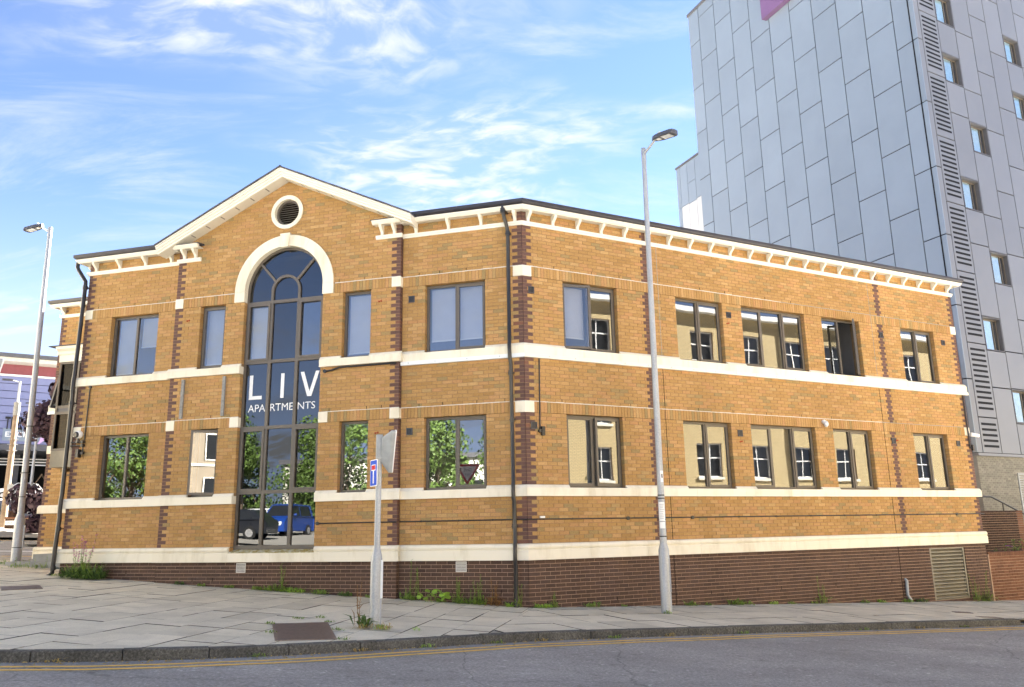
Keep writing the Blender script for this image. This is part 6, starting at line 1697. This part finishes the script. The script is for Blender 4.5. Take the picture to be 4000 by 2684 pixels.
# ------------------------------------------------------------------ across the street (seen in the window reflections) and unseen added buildings
def opposite():
    F = Face(R(54, 19.5), (-FR.e.x, -FR.e.y, 0)); u1 = 46.5; zb = -4.5; zt = 11.7
    o = empty('yellow_brick_building', F.p(20, 0, -2.5), 'sunlit yellow brick building across the street, mirrored in the street windows', 'building')
    wins = []
    for zs in (-.35, 2.75, 5.85, 8.95):
        for i in range(13): wins.append((1.2 + i * 3.4, 2.75 + i * 3.4, zs, zs + 1.75))
    def quadwall(M, a, b, z0, z1):
        k = len(M.v); M.v += [tuple(F.p(a, 0, z0)), tuple(F.p(b, 0, z0)), tuple(F.p(b, 0, z1)), tuple(F.p(a, 0, z1))]; M.f.append((k, k + 1, k + 2, k + 3)); M.uvs += [(a, z0), (b, z0), (b, z1), (a, z1)]
    M = MB(); M.uvs = []
    zs = sorted(set([zb, zt] + [w[2] for w in wins] + [w[3] for w in wins]))
    for z0, z1 in zip(zs[:-1], zs[1:]):
        sp = [(0, u1)]
        for w in wins:
            if w[2] <= z0 and w[3] >= z1: sp = sub(sp, w[0], w[1])
        for a, b in sp: quadwall(M, a, b, z0, z1)
    ob = M.build('wall', 'yellow_brick_wall', o); uv = ob.data.uv_layers.new(name='UVMap')
    for i, l in enumerate(ob.data.loops): uv.data[i].uv = M.uvs[l.vertex_index]
    B = MB(); B.box(F, 0, u1, -12, -.25, zb, zt - .02); B.build('core', 'dark_void', o)
    B = MB(); B.box(F, -.2, u1 + .2, -12, .35, zt, zt + .25); B.build('eaves', 'white_paint', o)
    # return wall facing the junction
    Fr = Face(F.p(u1, 0, 0), (-F.n.x, -F.n.y, 0)); M = MB(); M.uvs = [(0, zb), (12, zb), (12, zt), (0, zt)]; M.quad(Fr.p(0, 0, zb), Fr.p(12, 0, zb), Fr.p(12, 0, zt), Fr.p(0, 0, zt)); ob = M.build('wall', 'yellow_brick_wall', o); uv = ob.data.uv_layers.new(name='UVMap')
    for i, l in enumerate(ob.data.loops): uv.data[i].uv = M.uvs[l.vertex_index]
    for a, b, z0, z1 in wins:
        M = MB(); frame_mb(M, F, a, b, z0, z1, -.16, -.09, .07); M.box(F, (a + b) / 2 - .03, (a + b) / 2 + .03, -.15, -.10, z0, z1); M.box(F, a, b, -.15, -.10, z0 + .95, z0 + 1.02); W = M.build('window', 'white_paint', o)
        MB().quad(F.p(a, -.13, z0), F.p(b, -.13, z0), F.p(b, -.13, z1), F.p(a, -.13, z1)).build('pane', 'car_glass', W)
        MB().box(F, a - .08, b + .08, -.12, .07, z0 - .14, z0 - .003).build('sill', 'cream_paint', W)
        R_ = MB(); R_.box(F, a - .001, a + .001, -.2, 0, z0, z1); R_.box(F, b - .001, b + .001, -.2, 0, z0, z1); R_.box(F, a, b, -.2, -.001, z1 - .002, z1); R_.build('reveal', 'mortar_buff', W)
    for u in (9.6, 26.6): pp = MB(); pp.tube([F.p(u, .09, zb), F.p(u, .09, zt)], .06, 8); pp.build('downpipe', 'black_plastic', o)
opposite()
def carpark():
    M = MB()
    for s_, o_ in ((-6, 16.5), (60, 16.5), (60, 70), (-6, 70)):
        p = L(s_, o_); M.v.append((p.x, p.y, gz(p.x, p.y) - .03))
    M.f = [(0, 1, 2, 3)]; M.build('car_park', 'bounce_yard', kind='structure')
    def at(s, off): p = L(s, off); return p.x, p.y
    spots = [(9, 33, 7.5), (13.5, 30, 7.0), (17.5, 36, 8.0), (21.5, 33, 7.0), (25.5, 37, 7.6), (29.5, 34, 6.6), (33.5, 38, 8.0), (38, 33, 7.2), (43, 36, 8.4), (5, 36, 8.2), (48, 34, 8.0)]
    for i, (s, off, h) in enumerate(spots):
        x, y = at(s, off); tree('car_park_tree', x, y, h, 2.9, 1.2, 'leaf_tree', 'leafy green tree edging the car park across the road, seen in the windows', group='car park trees', nleaf=5200, ls=.24, seed=20 + i)
    hd = math.atan2(-NL.y, -NL.x)
    x, y = at(21.6, 27); car('parked_van', x, y, hd - .1, 'car_blue', 'blue van parked facing the tall arched window across the road', 'van')
    x, y = at(20.8, 20.5); car('parked_car', x, y, hd + 1.35, 'car_dark', 'dark blue car parked across the road in front of the blue van', 'hatch')
    x, y = at(25.5, 30); car('parked_car', x, y, hd + .2, 'car_white', 'white car parked beside the blue van across the road', 'hatch')
    x, y = at(33, 25); car('parked_car', x, y, hd - .5, 'car_white', 'white car parked apart from the blue van across the road', 'suv')
    F = Face(L(40, 50), (FL.e.x, FL.e.y, 0)); F = Face(L(16, 50), (-FL.e.x, -FL.e.y, 0)); o = empty('white_building', F.p(8, 0, 0), 'long white building behind the car park trees', 'building')
    MB().box(F, 0, 20, -10, 0, -2, 6.2).build('wall', 'cream_clad', o); MB().box(F, -.3, 20.3, -10, .3, 6.2, 6.6).build('roof_edge', 'clad_reveal', o)
    for i in range(6): MB().box(F, 1 + i * 3.2, 2.6 + i * 3.2, -.1, .03, 2.5, 4.2).build('window', 'car_glass', o)
carpark()
def stone_block(name, F, u1, zb, zt, depth, mat, label, wz, step, ww, wh):
    o = empty(name, F.p(u1 / 2, 0, zb), label, 'building'); MB().box(F, 0, u1, -depth, 0, zb, zt).build('wall', mat, o)
    MB().box(F, -.3, u1 + .3, -depth - .3, .35, zt, zt + .4).build('cornice', 'cream_paint', o)
    for z in wz:
        MB().box(F, -.02, u1 + .02, -.1, .08, z - .55, z - .35).build('string_course', 'cream_paint', o)
        x = step * .5
        while x < u1 - 1:
            M = MB(); frame_mb(M, F, x - ww / 2 - .08, x + ww / 2 + .08, z - .08, z + wh + .08, -.02, .06, .1); W = M.build('window', 'cream_paint', o)
            MB().quad(F.p(x - ww / 2, .012, z), F.p(x + ww / 2, .012, z), F.p(x + ww / 2, .012, z + wh), F.p(x - ww / 2, .012, z + wh)).build('pane', 'car_glass', W); x += step
stone_block('bounce_office', Face((-31, -10.5, 0), (.05, 1, 0)), 27, -1.5, 12.6, 14, 'sandstone', 'added unseen sandstone office bouncing sunlight onto the paving, beyond the car park', (1.2, 4.6, 8.0), 3.0, 1.3, 1.9)  # unseen building added to bounce sunlight onto the paving and gabled facade
for w0, w1, ua, ub, zt_, nm in ((34, 46, 3.5, 18, 8.6, 'added unseen block shading the far street, behind the side wing'), (57, 96, 4.6, 30, 13.3, 'long added unseen block shading the far street, behind the purple-leaved tree')):  # unseen blocks added to keep the sun off the far-left street
    q = bgface(w0).p(ua, 0, 0); stone_block('shade_block', Face((q.x, q.y, 0), BE), ub - ua, gz(q.x, q.y) - 3, zt_, w1 - w0, 'sandstone', nm, (zt_ - 3.2, zt_ - 6.6), 3.2, 1.3, 1.9)
stone_block('stone_terrace', Face((30, -45, 0), (-1, .04, 0)), 36, -4, 11.5, 12, 'brownstone', 'sandstone terrace far across the road, mirrored in the open ground-floor sash', (-.8, 2.6, 6.0), 2.6, 1.2, 1.8)
